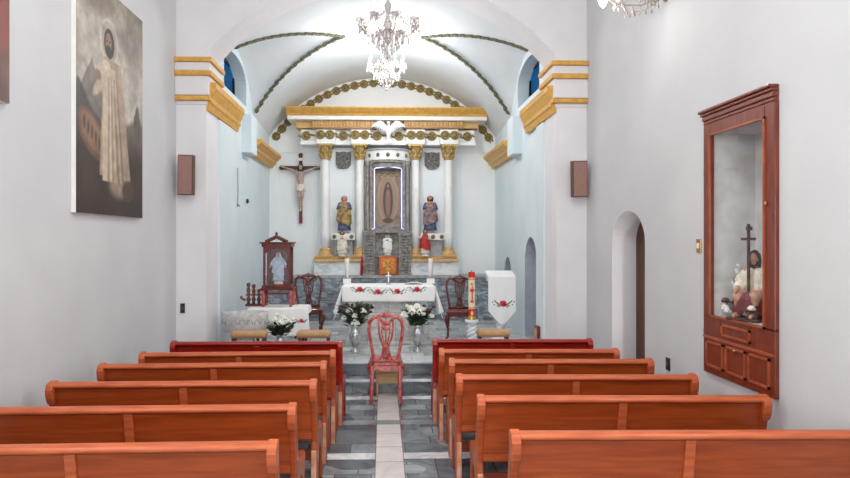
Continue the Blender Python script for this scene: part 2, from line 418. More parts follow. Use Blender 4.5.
# unseen nave windows added to let in light, white frames
nw = 3
for xx, sx, lst in ((XR, 1, wins), (XL, -1, [(-2.6,-1.4),(.2,1.3),(2.2,3.2)])):
    for a, b_ in lst:
        o = MB()
        for y in (a+.03, (a+b_)/2, b_-.03): o.b2((xx+sx*.25, y-.02, 2.9), (xx+sx*.29, y+.02, 4.9))
        for z in (2.93, 3.9, 4.87): o.b2((xx+sx*.25, a, z-.02), (xx+sx*.29, b_, z+.02))
        fr = struct(o.build(f'window_{nw}', M['white'])); nw += 1
        MB().b2((xx+sx*.265, a, 2.9), (xx+sx*.27, b_, 4.9)).build('pane', M['glass'], fr)

# vault with one lunette over each side window
def RV(y): return 3.13+(2.955-3.13)*(min(max(y, YB), YW)-YB)/(YW-YB)
ZV = 2.52
def zv(x, y): return ZV+math.sqrt(RV(y)**2-x*x)
AX, AY = .69, 10.6
def g1(x): return max(YB-.01, AY-(x-AX)*1.1)
def g2(x): return AY+.36*(x-AX)+.125*(x-AX)**2
def bul(x): return .74*max(0, (x-AX)/(CW-AX))**1.25
vb = MB()
XE = CW+.03
vb.grid(lambda u, v: (lambda x, y: (x, y, zv(x, y)))(-AX+2*AX*u, YB-.02+(YW+.05-YB)*v), 16, 30)
for sx in (-1, 1):
    X = lambda u: AX+(XE-AX)*u
    vb.grid(lambda u, v: (lambda x, y: (sx*x, y, zv(x, y)))(X(u), YB-.02+(g1(X(u))-YB+.02)*v), 24, 10)
    vb.grid(lambda u, v: (lambda x, y: (sx*x, y, zv(x, y)))(X(u), g2(X(u))+(YW+.03-g2(X(u)))*v), 24, 16)
    vb.grid(lambda u, v: (lambda x, y: (sx*x, y, (1-v)*zv(x, g1(x))+v*zv(x, g2(x))+bul(x)*math.sin(PI*v)**.8))(X(u), g1(X(u))+(g2(X(u))-g1(X(u)))*v), 24, 24)
struct(vb.build('ceiling_vault', M['vault'], fix=False))

# gold cornices
def profile_run(name, mats, prof, y0, y1, sx, x0):
    o = MB()
    for (x, z0, z1, mi) in prof: o.m(mi).b2((sx*x0, y0, z0), (sx*(x0-x), y1, z1))
    return o.build(name, mats, bevel=.006)
tn = 2
for sx, XW in ((-1, -XL), (1, XR)):
    # impost: three ochre bands on the pier face, turning the corner onto the jamb
    o = MB()
    for (pr, z0, z1, mi) in ((.10,4.39,4.45,0),(.03,4.45,4.49,1),(.06,4.28,4.39,1),(.09,4.21,4.275,0),(.05,3.95,4.21,1),(.07,3.88,3.94,0),(.02,3.83,3.88,1)):
        o.m(mi).b2((sx*(XW+.0), YA-pr, z0), (sx*(JX-pr), YB+.02, z1))
    struct(o.build(f'trim_{tn}', [M['gold'], M['pier']], bevel=.008)); tn += 1
    # pilaster strip and its slanting gold cornice just inside the sanctuary
    struct(MB().b2((sx*(CW+.05), YB-.01, PH), (sx*(CW-.06), 9.95 if sx < 0 else 9.42, 3.74)).build(f'trim_{tn}', M['chancel'])); tn += 1
    o = MB().prism([(sx*(CW-.01), 3.76), (sx*(CW-.06), 3.76), (sx*(CW-.08), 3.84), (sx*(CW-.10), 3.86), (sx*(CW-.10), 3.92), (sx*(CW-.15), 4.04), (sx*(CW-.16), 4.05), (sx*(CW-.16), 4.13), (sx*(CW-.01), 4.14)], 'y', YA+.01, 10.12)
    struct(o.build(f'trim_{tn}', M['gold'])); tn += 1
    o = MB().prism([(sx*CW, 3.54), (sx*(CW-.08), 3.54), (sx*(CW-.10), 3.60), (sx*(CW-.15), 3.62), (sx*(CW-.15), 3.66), (sx*(CW-.23), 3.73), (sx*(CW-.25), 3.74), (sx*(CW-.25), 3.80), (sx*CW, 3.81)], 'y', 11.05, YW)
    struct(MB().b2((sx*(CW+.02), 10.62, 3.5), (sx*(CW-.17), 11.08, 4.16)).build('trim_30', M['chancel'], bevel=.01))
    struct(o.build(f'trim_{tn}', M['gold'])); tn += 1
    # plaster block over the cornice, up to the springing of the vault
    # braided relief garland along both groins of the lunette
    for gf in (g1, g2):
        o = MB(); P = []
        for k in range(61):
            x = AX-.03+(CW-.02-AX)*k/60
            y = gf(max(x, AX)); P.append(Vector((sx*x, y, zv(x, y)-.015)))
        L = [0]
        for i in range(60): L.append(L[-1]+(P[i+1]-P[i]).length)
        nseg = int(L[-1]/.085)
        for k in range(nseg):
            t = L[-1]*(k+.5)/nseg; i = max(j for j in range(60) if L[j] <= t)
            q = P[i].lerp(P[i+1], (t-L[i])/(L[i+1]-L[i])); dr = (P[i+1]-P[i]).normalized()
            e = dr.to_track_quat('X', 'Z').to_euler()
            if gf is g1 and q.y < YB+.02: continue
            o.ball(q, (.066, .044, .024), 8, 4, rot=(e.x, e.y, e.z+(.5 if k % 2 else -.5)))
        struct(o.build(f'trim_{tn}', M['dolive'])); tn += 1
# rosette garland on the back wall following the vault
def rosette(o, c, r, m0=0, m1=0, rz=0):
    o.m(m0).lathe([(r, 0), (r*.96, .02), (r*.75, .03), (r*.7, .018), (r*.45, .02), (r*.42, .04), (.001, .045)], (0,0,0), 14)
    L = 7*14
    for i in range(len(o.v)-L, len(o.v)):
        x, y, z = o.v[i]; o.v[i] = (c[0]+x, c[1]-z, c[2]+y)
    return o
o = MB(); zc = 2.555; Rr = 2.955-.14
for k in range(-40, 41):
    a = k*.0725
    x, z = Rr*math.sin(a), zc+Rr*math.cos(a)
    if abs(x) > 2.34: continue
    rosette(o, (x, YW-.002, z), .092)
    a2 = a+.036; x2, z2 = Rr*math.sin(a2), zc+Rr*math.cos(a2)
    for s_ in (-1, 1):
        o.ball((x2+.03*s_*math.sin(a2), YW-.012, z2+.03*s_*math.cos(a2)), (.03, .012, .018), 6, 4, rot=(0, a2, 0))
struct(o.build(f'trim_{tn}', M['olive'])); tn += 1
z152 = at(300, 152, YW).z
struct(MB().b2((-CW, YW-.02, z152-.015), (CW, YW, z152+.015)).build(f'trim_{tn}', M['back'])); tn += 1
o = MB()
for px in (270, 277, 312, 340, 462, 497):
    x = at(px, 200, YW).x; o.b2((x-.01, YW-.012, 1.3), (x+.01, YW, z152))
struct(o.build(f'trim_{tn}', M['back'])); tn += 1
# grey marble ledge along the back wall
zl = at(390, 275.5, 12.6).z
o = MB().m(0).b2((-CW, 12.62, PH), (CW, YW, zl-.05)).m(1).b2((-CW, 12.58, zl-.05), (CW, YW, zl))
struct(o.build(f'trim_{tn}', [M['dado'], M['greyL']])); tn += 1
ZL = zl

# ================================================================== PEWS
PT = .90
def pew(label, a, b, panel, rail, flip=1):
    """a, b: points of the top rail ends (left, right)"""
    c = (a+b)/2; L = (b-a).length; rz = math.atan2(b.y-a.y, b.x-a.x)
    t = thing('wooden_pew', label, 'pew', (c.x, c.y, 0), rz, 'wooden pews in two columns')
    side = [(0,0),(.015,.2),(.03,.42),(.01,.6),(-.025,.74),(-.05,.80),(-.055,.86),(-.035,.895),(.0,.905),(.035,.89),(.045,.85),(.05,.78),
            (.09,.62),(.13,.5),(.19,.46),(.46,.45),(.51,.42),(.50,.36),(.465,.27),(.475,.1),(.51,.03),(.51,0),(.39,0),(.385,.1),(.36,.26),(.29,.33),(.19,.33),(.125,.22),(.115,.08),(.125,0)]
    for s_ in (-1, 1):
        x0 = s_*(L/2-.05); x1 = s_*L/2
        MB().prism(side, 'x', min(x0, x1), max(x0, x1)).build('end_panel', panel, t, bevel=.012)
        # light rounded knob and post facing at the back of the end panel
        MB().prism([(-.03,.74),(-.045,.755),(-.066,.80),(-.075,.86),(-.055,.905),(0,.922),(.03,.912),(.03,.88),(0,.86),(-.03,.80)], 'x', s_*(L/2-.025)-.028, s_*(L/2-.025)+.028).build('end_cap', rail, t, bevel=.01)
        MB().prism([(-.02,0),(.0,0),(.012,.36),(-.01,.36)], 'x', s_*(L/2-.025)-.02, s_*(L/2-.025)+.02).build('foot_plate', M['pale'], t, bevel=.005)
    prof = [(-.04,.868),(-.055,.875),(-.06,.89),(-.05,.905),(-.01,.912),(.03,.905),(.045,.885),(.04,.86),(.02,.855)]
    MB().prism(prof, 'x', -L/2+.01, L/2-.01, True).build('top_rail', rail, t)
    def pan(x0, x1): 
        return MB().prism([(-.022,.86),(.0,.86),(.06,.46),(.038,.46)], 'x', x0, x1)
    pan(-L/2+.045, -.02).build('back_panel', panel, t); pan(.02, L/2-.045).build('back_panel', panel, t)
    MB().prism([(-.038,.865),(.0,.865),(.06,.455),(.022,.455)], 'x', -.03, .03).build('stile', rail, t, bevel=.006)
    MB().prism([(.02,.44),(.075,.44),(.075,.49),(.02,.49)], 'x', -L/2+.045, L/2-.045).build('lower_rail', panel, t, bevel=.004)
    MB().b2((-L/2+.045, .07, .415), (L/2-.045, .49, .445)).build('seat', panel, t, bevel=.01)
    MB().b2((-L/2+.045, .18, .22), (L/2-.045, .20, .30)).build('stretcher', panel, t, bevel=.004)
    return t
Lr = [((172,341.5),(342.6,341)), ((141,352.6),(335.6,350.6)), ((100,364),(326.5,361.7)), ((50,382),(317,380)), ((0,407.3),(296.5,404)), ((0,445),(278,441))]
Rr_ = [((432.6,339),(591.5,339)), ((439,349),(617.5,349)), ((449,359),(651.5,359)), ((456,374.5),(695,374.5)), ((477,395.5),(766.5,395.5)), ((510,431),(850,430))]
names_l = ['frontmost pew left of the aisle, deep red varnish, before the stone font', 'orange wooden pew left of the aisle, directly behind the red front pew',
  'third wooden pew from the altar on the left side', 'orange pew left of the aisle, fourth from the altar, end near the wall',
  'second nearest pew on the left, cut by the left picture edge', 'nearest wooden pew at the bottom left corner']
names_r = ['frontmost pew right of the aisle, deep red varnish, below the draped lectern', 'orange pew right of the aisle, directly behind the red front pew',
  'third wooden pew from the altar on the right side, ending at the doorway', 'fourth pew from the altar on the right side, ending by the black wall outlet',
  'second nearest pew on the right, its end just under the tall display cabinet', 'nearest and largest pew at the bottom right corner']
for i, ((a, b_), nm) in enumerate(zip(Lr, names_l)):
    A, B = onz(*a, PT+.01), onz(*b_, PT+.01)
    if i >= 4:
        d = (A-B).normalized(); A = B+d*(2.22 if i == 4 else 2.24)
    A.x = max(A.x, XL+.04)
    pew(nm, A, B, M['woodR'] if i == 0 else M['wood'], M['woodR'] if i == 0 else M['woodL'])
for i, ((a, b_), nm) in enumerate(zip(Rr_, names_r)):
    A, B = onz(*a, PT+.01), onz(*b_, PT+.01)
    if i == 5: B = A+(B-A).normalized()*2.1
    B.x = min(B.x, XR-.04)
    pew(nm, A, B, M['woodR'] if i == 0 else M['wood'], M['woodR'] if i == 0 else M['woodL'])
# ================================================================== ALTARPIECE
YR = 12.84                                             # front of the columns
ret = thing('altarpiece', 'white classical altarpiece with gold-capped columns and rosette frieze on the back wall', 'altarpiece', (at(388, 240, YR).x, YR, ZL))
OX, OY, OZ = ret.location
def rp(px, py, y=YR): p = at(px, py, y); return Vector((p.x-OX, p.y-OY, p.z-OZ))
back_y = YW-OY
zt = lambda py, y=YR: at(388, py, y).z-OZ
def rbox(o, px0, px1, py0, py1, y0, y1=None, inset=0.0):
    a = rp(px0, py1, y0+OY); b = rp(px1, py0, y0+OY)
    return o.b2((a.x, y0, a.z), (b.x, back_y-.004 if y1 is None else y1, b.z))
# plinth of white marble, gold ledge
for pa, pb in ((314, 364), (411, 459)):
    pl = MB(); rbox(pl, pa, pb, 262, 275.3, -.06); pl.build('plinth', M['plinth'], ret, bevel=.006)
for (pa, pb) in ((313, 364.5), (410.5, 458)):
    o = MB(); rbox(o.m(0), pa, pb, 259, 262, -.14); rbox(o.m(0), pa+1, pb-1, 256.5, 259, -.10)
    o.build('ledge', [M['goldw']], ret, bevel=.01)
# columns
zc0, zc1, zc2, zc3 = zt(256.5), zt(248.5), zt(160), zt(144.5)
for px in (325.5, 360, 415.5, 448.5):
    x = rp(px, 200).x
    sh = MB().lathe([(.098, zc1-.01), (.096, zc1+.3), (.09, zc1+1.0), (.083, zc2)], (x, .02, 0), 20).build('column', M['white'], ret)
    bs = MB().lathe([(.15, 0), (.15, .04), (.135, .045), (.145, .07), (.14, .1), (.115, .115), (.115, .13), (.125, .15), (.105, .18)], (x, .02, zc0), 20)
    bs.b2((x-.16, -.14, zc0-.0), (x+.16, .18, zc0+.03)); bs.build('column_base', M['goldw'], sh)
    cp = MB().lathe([(.085, 0), (.1, .01), (.1, .03), (.088, .04), (.092, .12), (.11, .2), (.135, .27), (.15, .29)], (x, .02, zc2), 20)
    cp.b2((x-.16, -.14, zc3-.045), (x+.16, .18, zc3-.005))
    for q in range(8):
        a = 2*PI*q/8
        for (r0, z0) in ((.1, .06), (.115, .15)):
            aa = a+(.39 if z0 > .1 else 0)
            cp.ball((x+r0*math.cos(aa)*1.05, .02+r0*math.sin(aa)*1.05, zc2+z0+.02), (.028, .028, .055), 6, 5, rot=(0, .3, aa))
    for a in (-1, 1):
        for b_ in (-1, 1): cp.ball((x+a*.12, .02+b_*.12, zc2+.26), .036, 8, 6)
    cp.build('capital', M['capital'], sh)
# back pilaster panels behind the columns
o = MB()
for (pa, pb) in ((320, 366), (410, 454)): rbox(o, pa, pb, 148, 256, .2)
o.build('back_panel', M['back'], ret)
# frieze: projecting blocks with rosettes
fz0, fz1 = zt(143.5), zt(129.5)
fr = MB(); rbox(fr, 301, 475, 130.5, 143, .02)
for (pa, pb) in ((316.5, 335), (351, 370.5), (406.5, 425), (440, 458.5)): rbox(fr, pa, pb, 129.5, 144, -.13)
rbox(fr, 300, 476, 142.5, 144.5, -.03)
fro = fr.build('frieze', M['white'], ret, bevel=.008)
zm = (fz0+fz1)/2+.01
for px, yy_ in ((306,.02),(321,-.13),(330.5,-.13),(343,.02),(355.5,-.13),(365,-.13),(377,.02),(399,.02),(411,-.13),(420,-.13),(432,.02),(444.5,-.13),(454,-.13),(467.5,.02)):
    o = MB(); x = rp(px, 137).x; rosette(o, (x, yy_, zm), .098, 0)
    for s_ in (-1, 1): o.ball((x+s_*.125, yy_-.006, zm+.015*s_), (.042, .016, .022), 8, 5, rot=(0, .5, 0))
    o.build('rosette', M['olive'], fro)
o = MB(); x = rp(388, 137).x
for k in range(5):
    a = -1.0+k*.5; o.ball((x+.05*math.sin(a), .01, zm+.05*math.cos(a)-.02), (.016, .02, .05), 6, 5, rot=(0, a, 0))
o.build('shell_ornament', M['olive'], fro)
# fluted gold band, broken in the middle
for (pa, pb) in ((296, 375), (404, 478)):
    a, b_ = rp(pa, 128), rp(pb, 120)
    o = MB(); o.b2((a.x, -.02, a.z), (b_.x, back_y-.004, b_.z-.02))
    inner = (rp(312, 128).x, b_.x) if pa == 296 else (a.x, rp(462, 128).x)
    o.b2((inner[0], -.1, a.z), (inner[1], 0, b_.z-.02))
    n = int((inner[1]-inner[0])/.055)
    for k in range(n): x = inner[0]+(k+.5)*(inner[1]-inner[0])/n; o.tube([(x, -.105, a.z+.02), (x, -.105, b_.z-.03)], .017, 6)
    bb = o.build('fluted_band', M['goldw'], ret)
    o = MB().b2((inner[0]-.02, -.13, b_.z-.025), (inner[1]+.02, 0, b_.z+.0)).b2((inner[0]-.02, -.12, a.z-.03), (inner[1]+.02, 0, a.z))
    o.build('band_molding', M['bandm'], bb)
# white and gold cornice
o = MB(); rbox(o, 287, 487, 114, 119.2, -.20)
o.build('cornice_shelf', M['white'], ret, bevel=.01)
a, b_ = rp(285, 113.2, YR-.36), rp(489, 107.4, YR-.36)
MB().prism([(-.36+.0, b_.z-.02), (-.36, b_.z), (back_y-.005, b_.z+.0), (back_y-.005, a.z-.01), (-.22, a.z-.01), (-.24, a.z+.03), (-.3, a.z+.07)], 'x', a.x, b_.x).build('top_cornice', M['gold'], ret, bevel=.008)
x = rp(388, 120).x
MB().b2((a.x+.3, -.06, a.z-.10), (b_.x-.3, back_y-.004, a.z-.0)).build('dentil_molding', M['goldw'], ret)
# coats of arms (grey stone)
for px, py, cat_l in ((343.5, 160.5, 'l'), (432, 161, 'r')):
    p = rp(px, py, YR+.2)
    w, h = .16, .185
    o = MB().prism([(p.x-w, p.z+h), (p.x-w*.6, p.z+h*.92), (p.x, p.z+h), (p.x+w*.6, p.z+h*.92), (p.x+w, p.z+h), (p.x+w, p.z-h*.5), (p.x+w*.6, p.z-h*.92), (p.x, p.z-h), (p.x-w*.6, p.z-h*.92), (p.x-w, p.z-h*.5)], 'y', .16, .2)
    random.seed(int(px))
    for k in range(26): o.ball((p.x+random.uniform(-w, w)*.8, .158, p.z+random.uniform(-h, h)*.8), (.022, .012, .022), 6, 4)
    o.build('stone_shield', M['greyD'], ret)
# dove above the shrine
d = thing('dove_relief', 'white dove with spread wings in the middle of the altarpiece frieze', 'dove', (at(388.5, 128, YR-.22).x, YR-.22, at(388, 142, YR-.22).z))
body = MB().ball((0, 0, .17), (.05, .05, .15), 12, 10).ball((0, -.03, .345), (.036, .042, .042), 10, 8).ball((0, -.01, .28), (.034, .036, .06), 10, 8)
body.prism([(-.075, -.02), (.075, -.02), (.03, .09), (-.03, .09)], 'y', -.01, .015).ball((0, -.08, .34), (.01, .028, .01), 6, 4)
for s_ in (-1, 1):
    for k in range(8):
        a = .1+k*.13
        body.ball((s_*(.04+.036*k), -.01, .235+.022*k-.008*max(0,k-4)**2), (.024, .02, .05+.007*(7-abs(k-4))), 8, 6, rot=(0, -s_*(.3+.09*k), 0))
body.build('body', M['white'], d); d.scale = (1.0, 1, 1.1)

# ------------------------------------------------------------------ stone shrine in the middle
sx_ = at(387, 240, 12.7).x
SH = thing('stone_shrine', 'grey carved stone shrine with curved white canopy in the centre of the altarpiece', 'shrine', (sx_, 12.70, ZL))
sz = lambda py, y=12.7: at(387, py, y).z-ZL
def sxx(px, y=12.7): return at(px, 200, y).x-sx_
hw = .50
RD = YW-12.70-.005
# lower carved bays
zb = sz(233)
for s_ in (-1, 1):
    x0, x1 = (sxx(363.5), sxx(375)) if s_ < 0 else (sxx(399), sxx(411))
    o = MB().b2((x0, -.06, 0), (x1, RD, zb))
    random.seed(3+s_)
    for j in range(14):
        z = .06+j*(zb-.12)/13
        for q in (-.06, 0, .06): o.ball(((x0+x1)/2+q+random.uniform(-.01, .01), -.064, z), (.034, .028, .026), 6, 4)
    o.b2((x0-.015, -.09, zb-.05), (x1+.015, RD, zb)).b2((x0-.015, -.09, 0), (x1+.015, RD, .05))
    o.build('carved_pier', M['grey'], SH)
MB().b2((sxx(375), .05, 0), (sxx(399), RD, zb)).build('niche_back', M['grey'], SH)
zs = sz(255.5)
MB().b2((sxx(375), -.06, zs-.03), (sxx(399), .05, zs)).build('niche_shelf', M['grey'], SH, bevel=.004)
MB().b2((sxx(362.5), -.1, zb), (sxx(411.5), RD, zb+.05)).build('base_cornice', M['grey'], SH, bevel=.01)
# body with a front opening
zt0, zt1 = zb+.05, sz(161)
x0, x1 = sxx(365), sxx(409.5); i0, i1 = sxx(373.5), sxx(402.5)
iz0, iz1 = sz(226.5), sz(168.5)
o = MB().b2((x0, .02, zt0), (i0, RD, zt1)).b2((i1, .02, zt0), (x1, RD, zt1)).b2((i0, .02, iz1), (i1, RD, zt1)).b2((i0, .02, zt0), (i1, RD, iz0)).b2((i0, .16, iz0), (i1, RD, iz1))
o.build('body', M['grey'], SH)
for px in (367.5, 371.0, 404.0, 407.5):
    x = sxx(px)
    MB().lathe([(.045, 0), (.045, .05), (.032, .06), (.032, .25), (.04, .27), (.032, .29), (.03, zt1-zt0-.14), (.036, zt1-zt0-.12), (.05, zt1-zt0-.03), (.05, zt1-zt0)], (x, -.02, zt0), 12).build('small_column', M['grey'], SH)
# neon tube
o = MB().tube([(i0-.03, -.07, iz0-.06), (i0+.02, -.07, iz0-.04), (i0+.02, -.07, iz1-.02), (i0+.05, -.07, iz1+.0), ((i0+i1)/2, -.07, iz1+.035), (i1-.05, -.07, iz1+.0), (i1-.02, -.07, iz1-.02), (i1-.02, -.07, iz0-.04), (i1+.03, -.07, iz0-.06)], .011, 8)
nt_ = o.build('light_tube', M['neon'], SH)
# canopy: half-round entablature with white band and rosettes
cz = sz(160.5)
cxm = (sxx(362.5)+sxx(413))/2; RR = (sxx(413)-sxx(362.5))/2
def half(o, prof): return o.lathe(prof, (cxm, RD-.0, 0), 32, sy=.98, arc=(PI, 2*PI))
dd = RD
def halfband(r, z0, z1, name, m, dep):
    o = MB(); n = 28
    outl = [(cxm-r*math.cos(PI*k/n), RD-.001-(dep)*math.sin(PI*k/n)**.8) for k in range(n+1)]
    o.prism(outl, 'z', z0, z1); return o.build(name, m, SH, bevel=.006)
halfband(RR*.93, cz-.14, cz-.05, 'lower_canopy_ring', M['grey'], .60)
halfband(RR*.97, cz-.05, cz+.0, 'canopy_ring', M['grey'], .64)
wb_ = halfband(RR, cz, cz+.2, 'canopy_band', M['white'], .66)
halfband(RR*1.03, cz+.2, cz+.235, 'canopy_top', M['greyL'], .69)
for k in range(7):
    t = PI*(k+1)/8; 
    x, y = cxm-RR*math.cos(t), RD-.001-.66*math.sin(t)**.8
    MB().ball((x, y, cz+.1), (.04, .02, .045), 10, 6).build('canopy_boss', M['dolive'], wb_)

# picture inside the shrine: a dark gilded relief-like image of a standing veiled figure
def noise2(x, y, s):
    r = 0; amp = 1.0; f = s/5.0
    for k in range(3):
        rg = np.random.RandomState(int(s*7)+k).rand(64, 64)*2-1
        X = (np.asarray(x)*f) % 63; Y = (np.asarray(y)*f) % 63; i = np.floor(X).astype(int); j = np.floor(Y).astype(int)
        a = X-i; b = Y-j; a = a*a*(3-2*a); b = b*b*(3-2*b)
        r = r+amp*(rg[j, i]*(1-a)*(1-b)+rg[j, (i+1) % 64]*a*(1-b)+rg[(j+1) % 64, i]*(1-a)*b+rg[(j+1) % 64, (i+1) % 64]*a*b)
        amp *= .5; f *= 2.1
    return r/1.3
def canvas(w, h, nu, nv, fn):      # a painted sheet in the xz plane, centre bottom at the origin, facing -y
    us, vs = np.meshgrid(np.linspace(0, 1, nu+1), np.linspace(0, 1, nv+1))
    c = fn(us, vs)                                      # sRGB 0..255 (nv+1, nu+1, 3)
    c = np.clip(c, 0, 255)/255.0; c = np.where(c <= .04045, c/12.92, ((c+.055)/1.055)**2.4)
    rgba = np.ones((nv+1, nu+1, 4)); rgba[..., :3] = c
    o = MB(); o.grid(lambda u, v: ((u-.5)*w, 0, v*h), nu, nv)
    return o, rgba.reshape(-1, 4)
def blend(c, m, col): m = np.clip(m, 0, 1)[..., None]; return c*(1-m)+np.array(col, float)*m
def ell(u, v, cu, cv, ru, rv, soft=.15, rot=0):
    x, y = u-cu, v-cv
    if rot: x, y = x*math.cos(rot)+y*math.sin(rot), -x*math.sin(rot)+y*math.cos(rot)
    d = np.sqrt((x/ru)**2+(y/rv)**2); return np.clip((1-d)/soft+.5, 0, 1)
def vfig(u, v):
    c = np.ones(u.shape+(3,))*np.array([150, 126, 108.])
    c = c*(1+.12*noise2(u, v*1.7, 22))[..., None]
    c = blend(c, ell(u, v, .5, .5, .44, .44, .1)*.8, (176, 150, 124))
    c = blend(c, ell(u, v, .5, .5, .36, .40, .1)*.8, (146, 122, 100))
    ray_ = (np.cos(np.arctan2(v-.5, (u-.5)*.6)*34) > .1)*ell(u, v, .5, .5, .34, .37, .1)*.5
    c = blend(c, ray_, (176, 150, 116))
    c = blend(c, ell(u, v, .5, .46, .2, .34, .2), (84, 74, 66))
    c = blend(c, ell(u, v, .5, .42, .11, .27, .3), (142, 108, 92))
    c = blend(c, ell(u, v, .5, .74, .085, .06, .2), (76, 66, 60)); c = blend(c, ell(u, v, .5, .735, .045, .04, .3), (150, 120, 98))
    c = blend(c, ell(u, v, .5, .6, .07, .03, .4), (150, 120, 98))
    c = blend(c, ell(u, v, .5, .08, .2, .05, .4), (92, 76, 64))
    sw = (np.abs(v-(.93-.03*np.cos((u-.5)*26))) < .015)*1.0
    c = blend(c, sw, (196, 170, 132))
    return c
pw, ph = (i1-i0)-.05, iz1-iz0-.06
pt = thing('framed_painting', 'brown painting of a standing veiled figure inside the grey shrine, lit by a bluish tube', 'painting', (sx_+(i0+i1)/2, 12.70+.13, ZL+iz0+.0))
o, cc = canvas(pw-.04, ph-.04, 70, 110, vfig)
o.build('canvas', M['paint'], pt, loc=(0, -.02, .04), paint=cc)
o = MB().b2((-pw/2, -.04, 0), (-pw/2+.03, .02, ph)).b2((pw/2-.03, -.04, 0), (pw/2, .02, ph)).b2((-pw/2, -.04, 0), (pw/2, .02, .04)).b2((-pw/2, -.04, ph-.03), (pw/2, .02, ph))
o.build('frame', M['grey'], pt, bevel=.004)
o = MB()
for k in range(9):
    x = -pw/2+.04+(pw-.08)*k/8; o.tube([(x-.02, -.045, ph-.06), (x, -.05, ph-.085+.01*(k % 2)), (x+.02, -.045, ph-.06)], .009, 6)
o.build('carved_swag', M['capital'], pt)
# tabernacle
tb = thing('tabernacle', 'small gilded copper tabernacle door below the shrine, behind the altar', 'tabernacle', (at(388, 240, 12.55).x, 12.6, ZL))
w = .185; h = at(388, 256.5, 12.55).z-ZL
MB().b2((-w, .0, 0), (w, .1, h)).build('box', M['tabframe'], tb, bevel=.006)
dr = MB().b2((-w+.035, -.012, .035), (w-.035, .0, h-.035))
dr.build('door', M['tab'], tb, bevel=.004)
e = MB().b2((-.016, -.026, .06), (.016, -.012, h-.06)).b2((-.09, -.026, h*.5), (.09, -.012, h*.5+.03))
for a in range(8): e.ball((.09*math.cos(a*PI/4+.39), -.014, h*.5+.015+.09*math.sin(a*PI/4+.39)), (.028, .012, .028), 8, 4)
e.build('cross_emblem', M['gold'], tb)

# ================================================================== FIGURES
def capsule(o, a, b, ra, rb, n=10):
    a, b = Vector(a), Vector(b); o.tube([a, a.lerp(b, .5), b], [ra, (ra+rb)/2, rb], n); o.ball(a, ra, n, 8); o.ball(b, rb, n, 8)
def hand(o, w, d, s):            # w wrist, d direction: palm, four fingers and a thumb
    w = Vector(w); d = Vector(d).normalized(); side = d.cross(Vector((0,-1,0)));
    side = side.normalized() if side.length > .1 else Vector((1,0,0)); nrm = side.cross(d)
    capsule(o, w, w+d*.07*s, .022*s, .030*s)
    for k, l in enumerate((.06, .072, .068, .05)):
        p = w+d*.085*s+side*(k-1.5)*.018*s; q = p+d*l*.6*s; capsule(o, p, q, .0095*s, .009*s, 6); capsule(o, q, q+d*l*.4*s+nrm*.015*s, .009*s, .007*s, 6)
    p = w+d*.03*s+side*.028*s; capsule(o, p, p+(d*.7+side*.6)*.055*s, .0115*s, .009*s, 6)
def head(o, c, s, tilt=(0,0,0)):
    c = Vector(c); R = Euler(tilt).to_matrix()
    def P(x, y, z): return c+R@Vector((x, y, z))*s
    o.ball(P(0, .01, .02), (.075*s, .092*s, .105*s), 16, 12); o.ball(P(0, -.03, -.045), (.055*s, .055*s, .06*s), 12, 10)
    o.ball(P(0, -.09, -.005), (.012*s, .02*s, .026*s), 8, 6)      # nose
    o.ball(P(0, -.078, -.05), (.024*s, .012*s, .008*s), 8, 6)     # mouth
    o.ball(P(0, -.07, -.09), (.022*s, .02*s, .018*s), 8, 6)       # chin
    for a in (-1, 1):
        o.ball(P(a*.074, .015, -.005), (.012*s, .022*s, .032*s), 8, 6); o.ball(P(a*.03, -.078, .028), (.022*s, .012*s, .008*s), 8, 6)
    capsule(o, P(0, .02, -.07), P(0, .035, -.15), .045*s, .05*s)
def eyes(name, c, s, tilt, parent):
    R = Euler(tilt).to_matrix(); o = MB()
    for a in (-1, 1): o.ball(Vector(c)+R@Vector((a*.03, -.083, .012))*s, (.011*s, .007*s, .007*s), 8, 6)
    return o.build(name, M['black'], parent)
def hairpiece(o, c, s, tilt=(0,0,0), length=.16, beard=True):
    c = Vector(c); R = Euler(tilt).to_matrix()
    def P(x, y, z): return c+R@Vector((x, y, z))*s
    o.ball(P(0, .035, .045), (.088*s, .088*s, .098*s), 14, 10)
    for a in (-1, 1): o.tube([P(a*.06, -.01, .09), P(a*.085, .02, .02), P(a*.085, .03, -.06), P(a*.075, .02, -length)], [.03*s, .034*s, .032*s, .012*s], 8)
    for a in (-.5, 0, .5): o.tube([P(a*.1, .09, .06), P(a*.12, .1, -.04), P(a*.12, .08, -length)], [.04*s, .04*s, .02*s], 8)
    if beard:
        o.ball(P(0, -.065, -.095), (.04*s, .034*s, .045*s), 10, 8)
        for a in (-1, 1): o.ball(P(a*.048, -.035, -.06), (.02*s, .035*s, .045*s), 8, 6)
def robe(o, rings, folds=9, amp=.06, n=40, seed=0, cap=True):     # rings: (z, rx, ry, cx, cy, fold amount)
    rnd = random.Random(seed); ph1, ph2 = rnd.uniform(0, 6), rnd.uniform(0, 6)
    vs = []; fs = []
    R2 = []
    for i in range(len(rings)-1):
        for k in range(4):
            t = k/4; R2.append(tuple(rings[i][j]*(1-t)+rings[i+1][j]*t for j in range(6)))
    R2.append(rings[-1])
    for (z, rx, ry, cx, cy, f) in R2:
        for k in range(n):
            a = 2*PI*k/n
            g = 1+amp*f*(math.sin(folds*a+ph1+z*3)+.6*math.sin((folds*2-3)*a+ph2-z*4))
            vs.append((cx+rx*g*math.cos(a), cy+ry*g*math.sin(a), z))
    m = len(R2)
    for i in range(m-1):
        for k in range(n): fs.append((i*n+k, i*n+(k+1) % n, (i+1)*n+(k+1) % n, (i+1)*n+k))
    if cap: fs.append(list(range(n))[::-1]); fs.append([(m-1)*n+k for k in range(n)])
    return o.add(vs, fs, True)
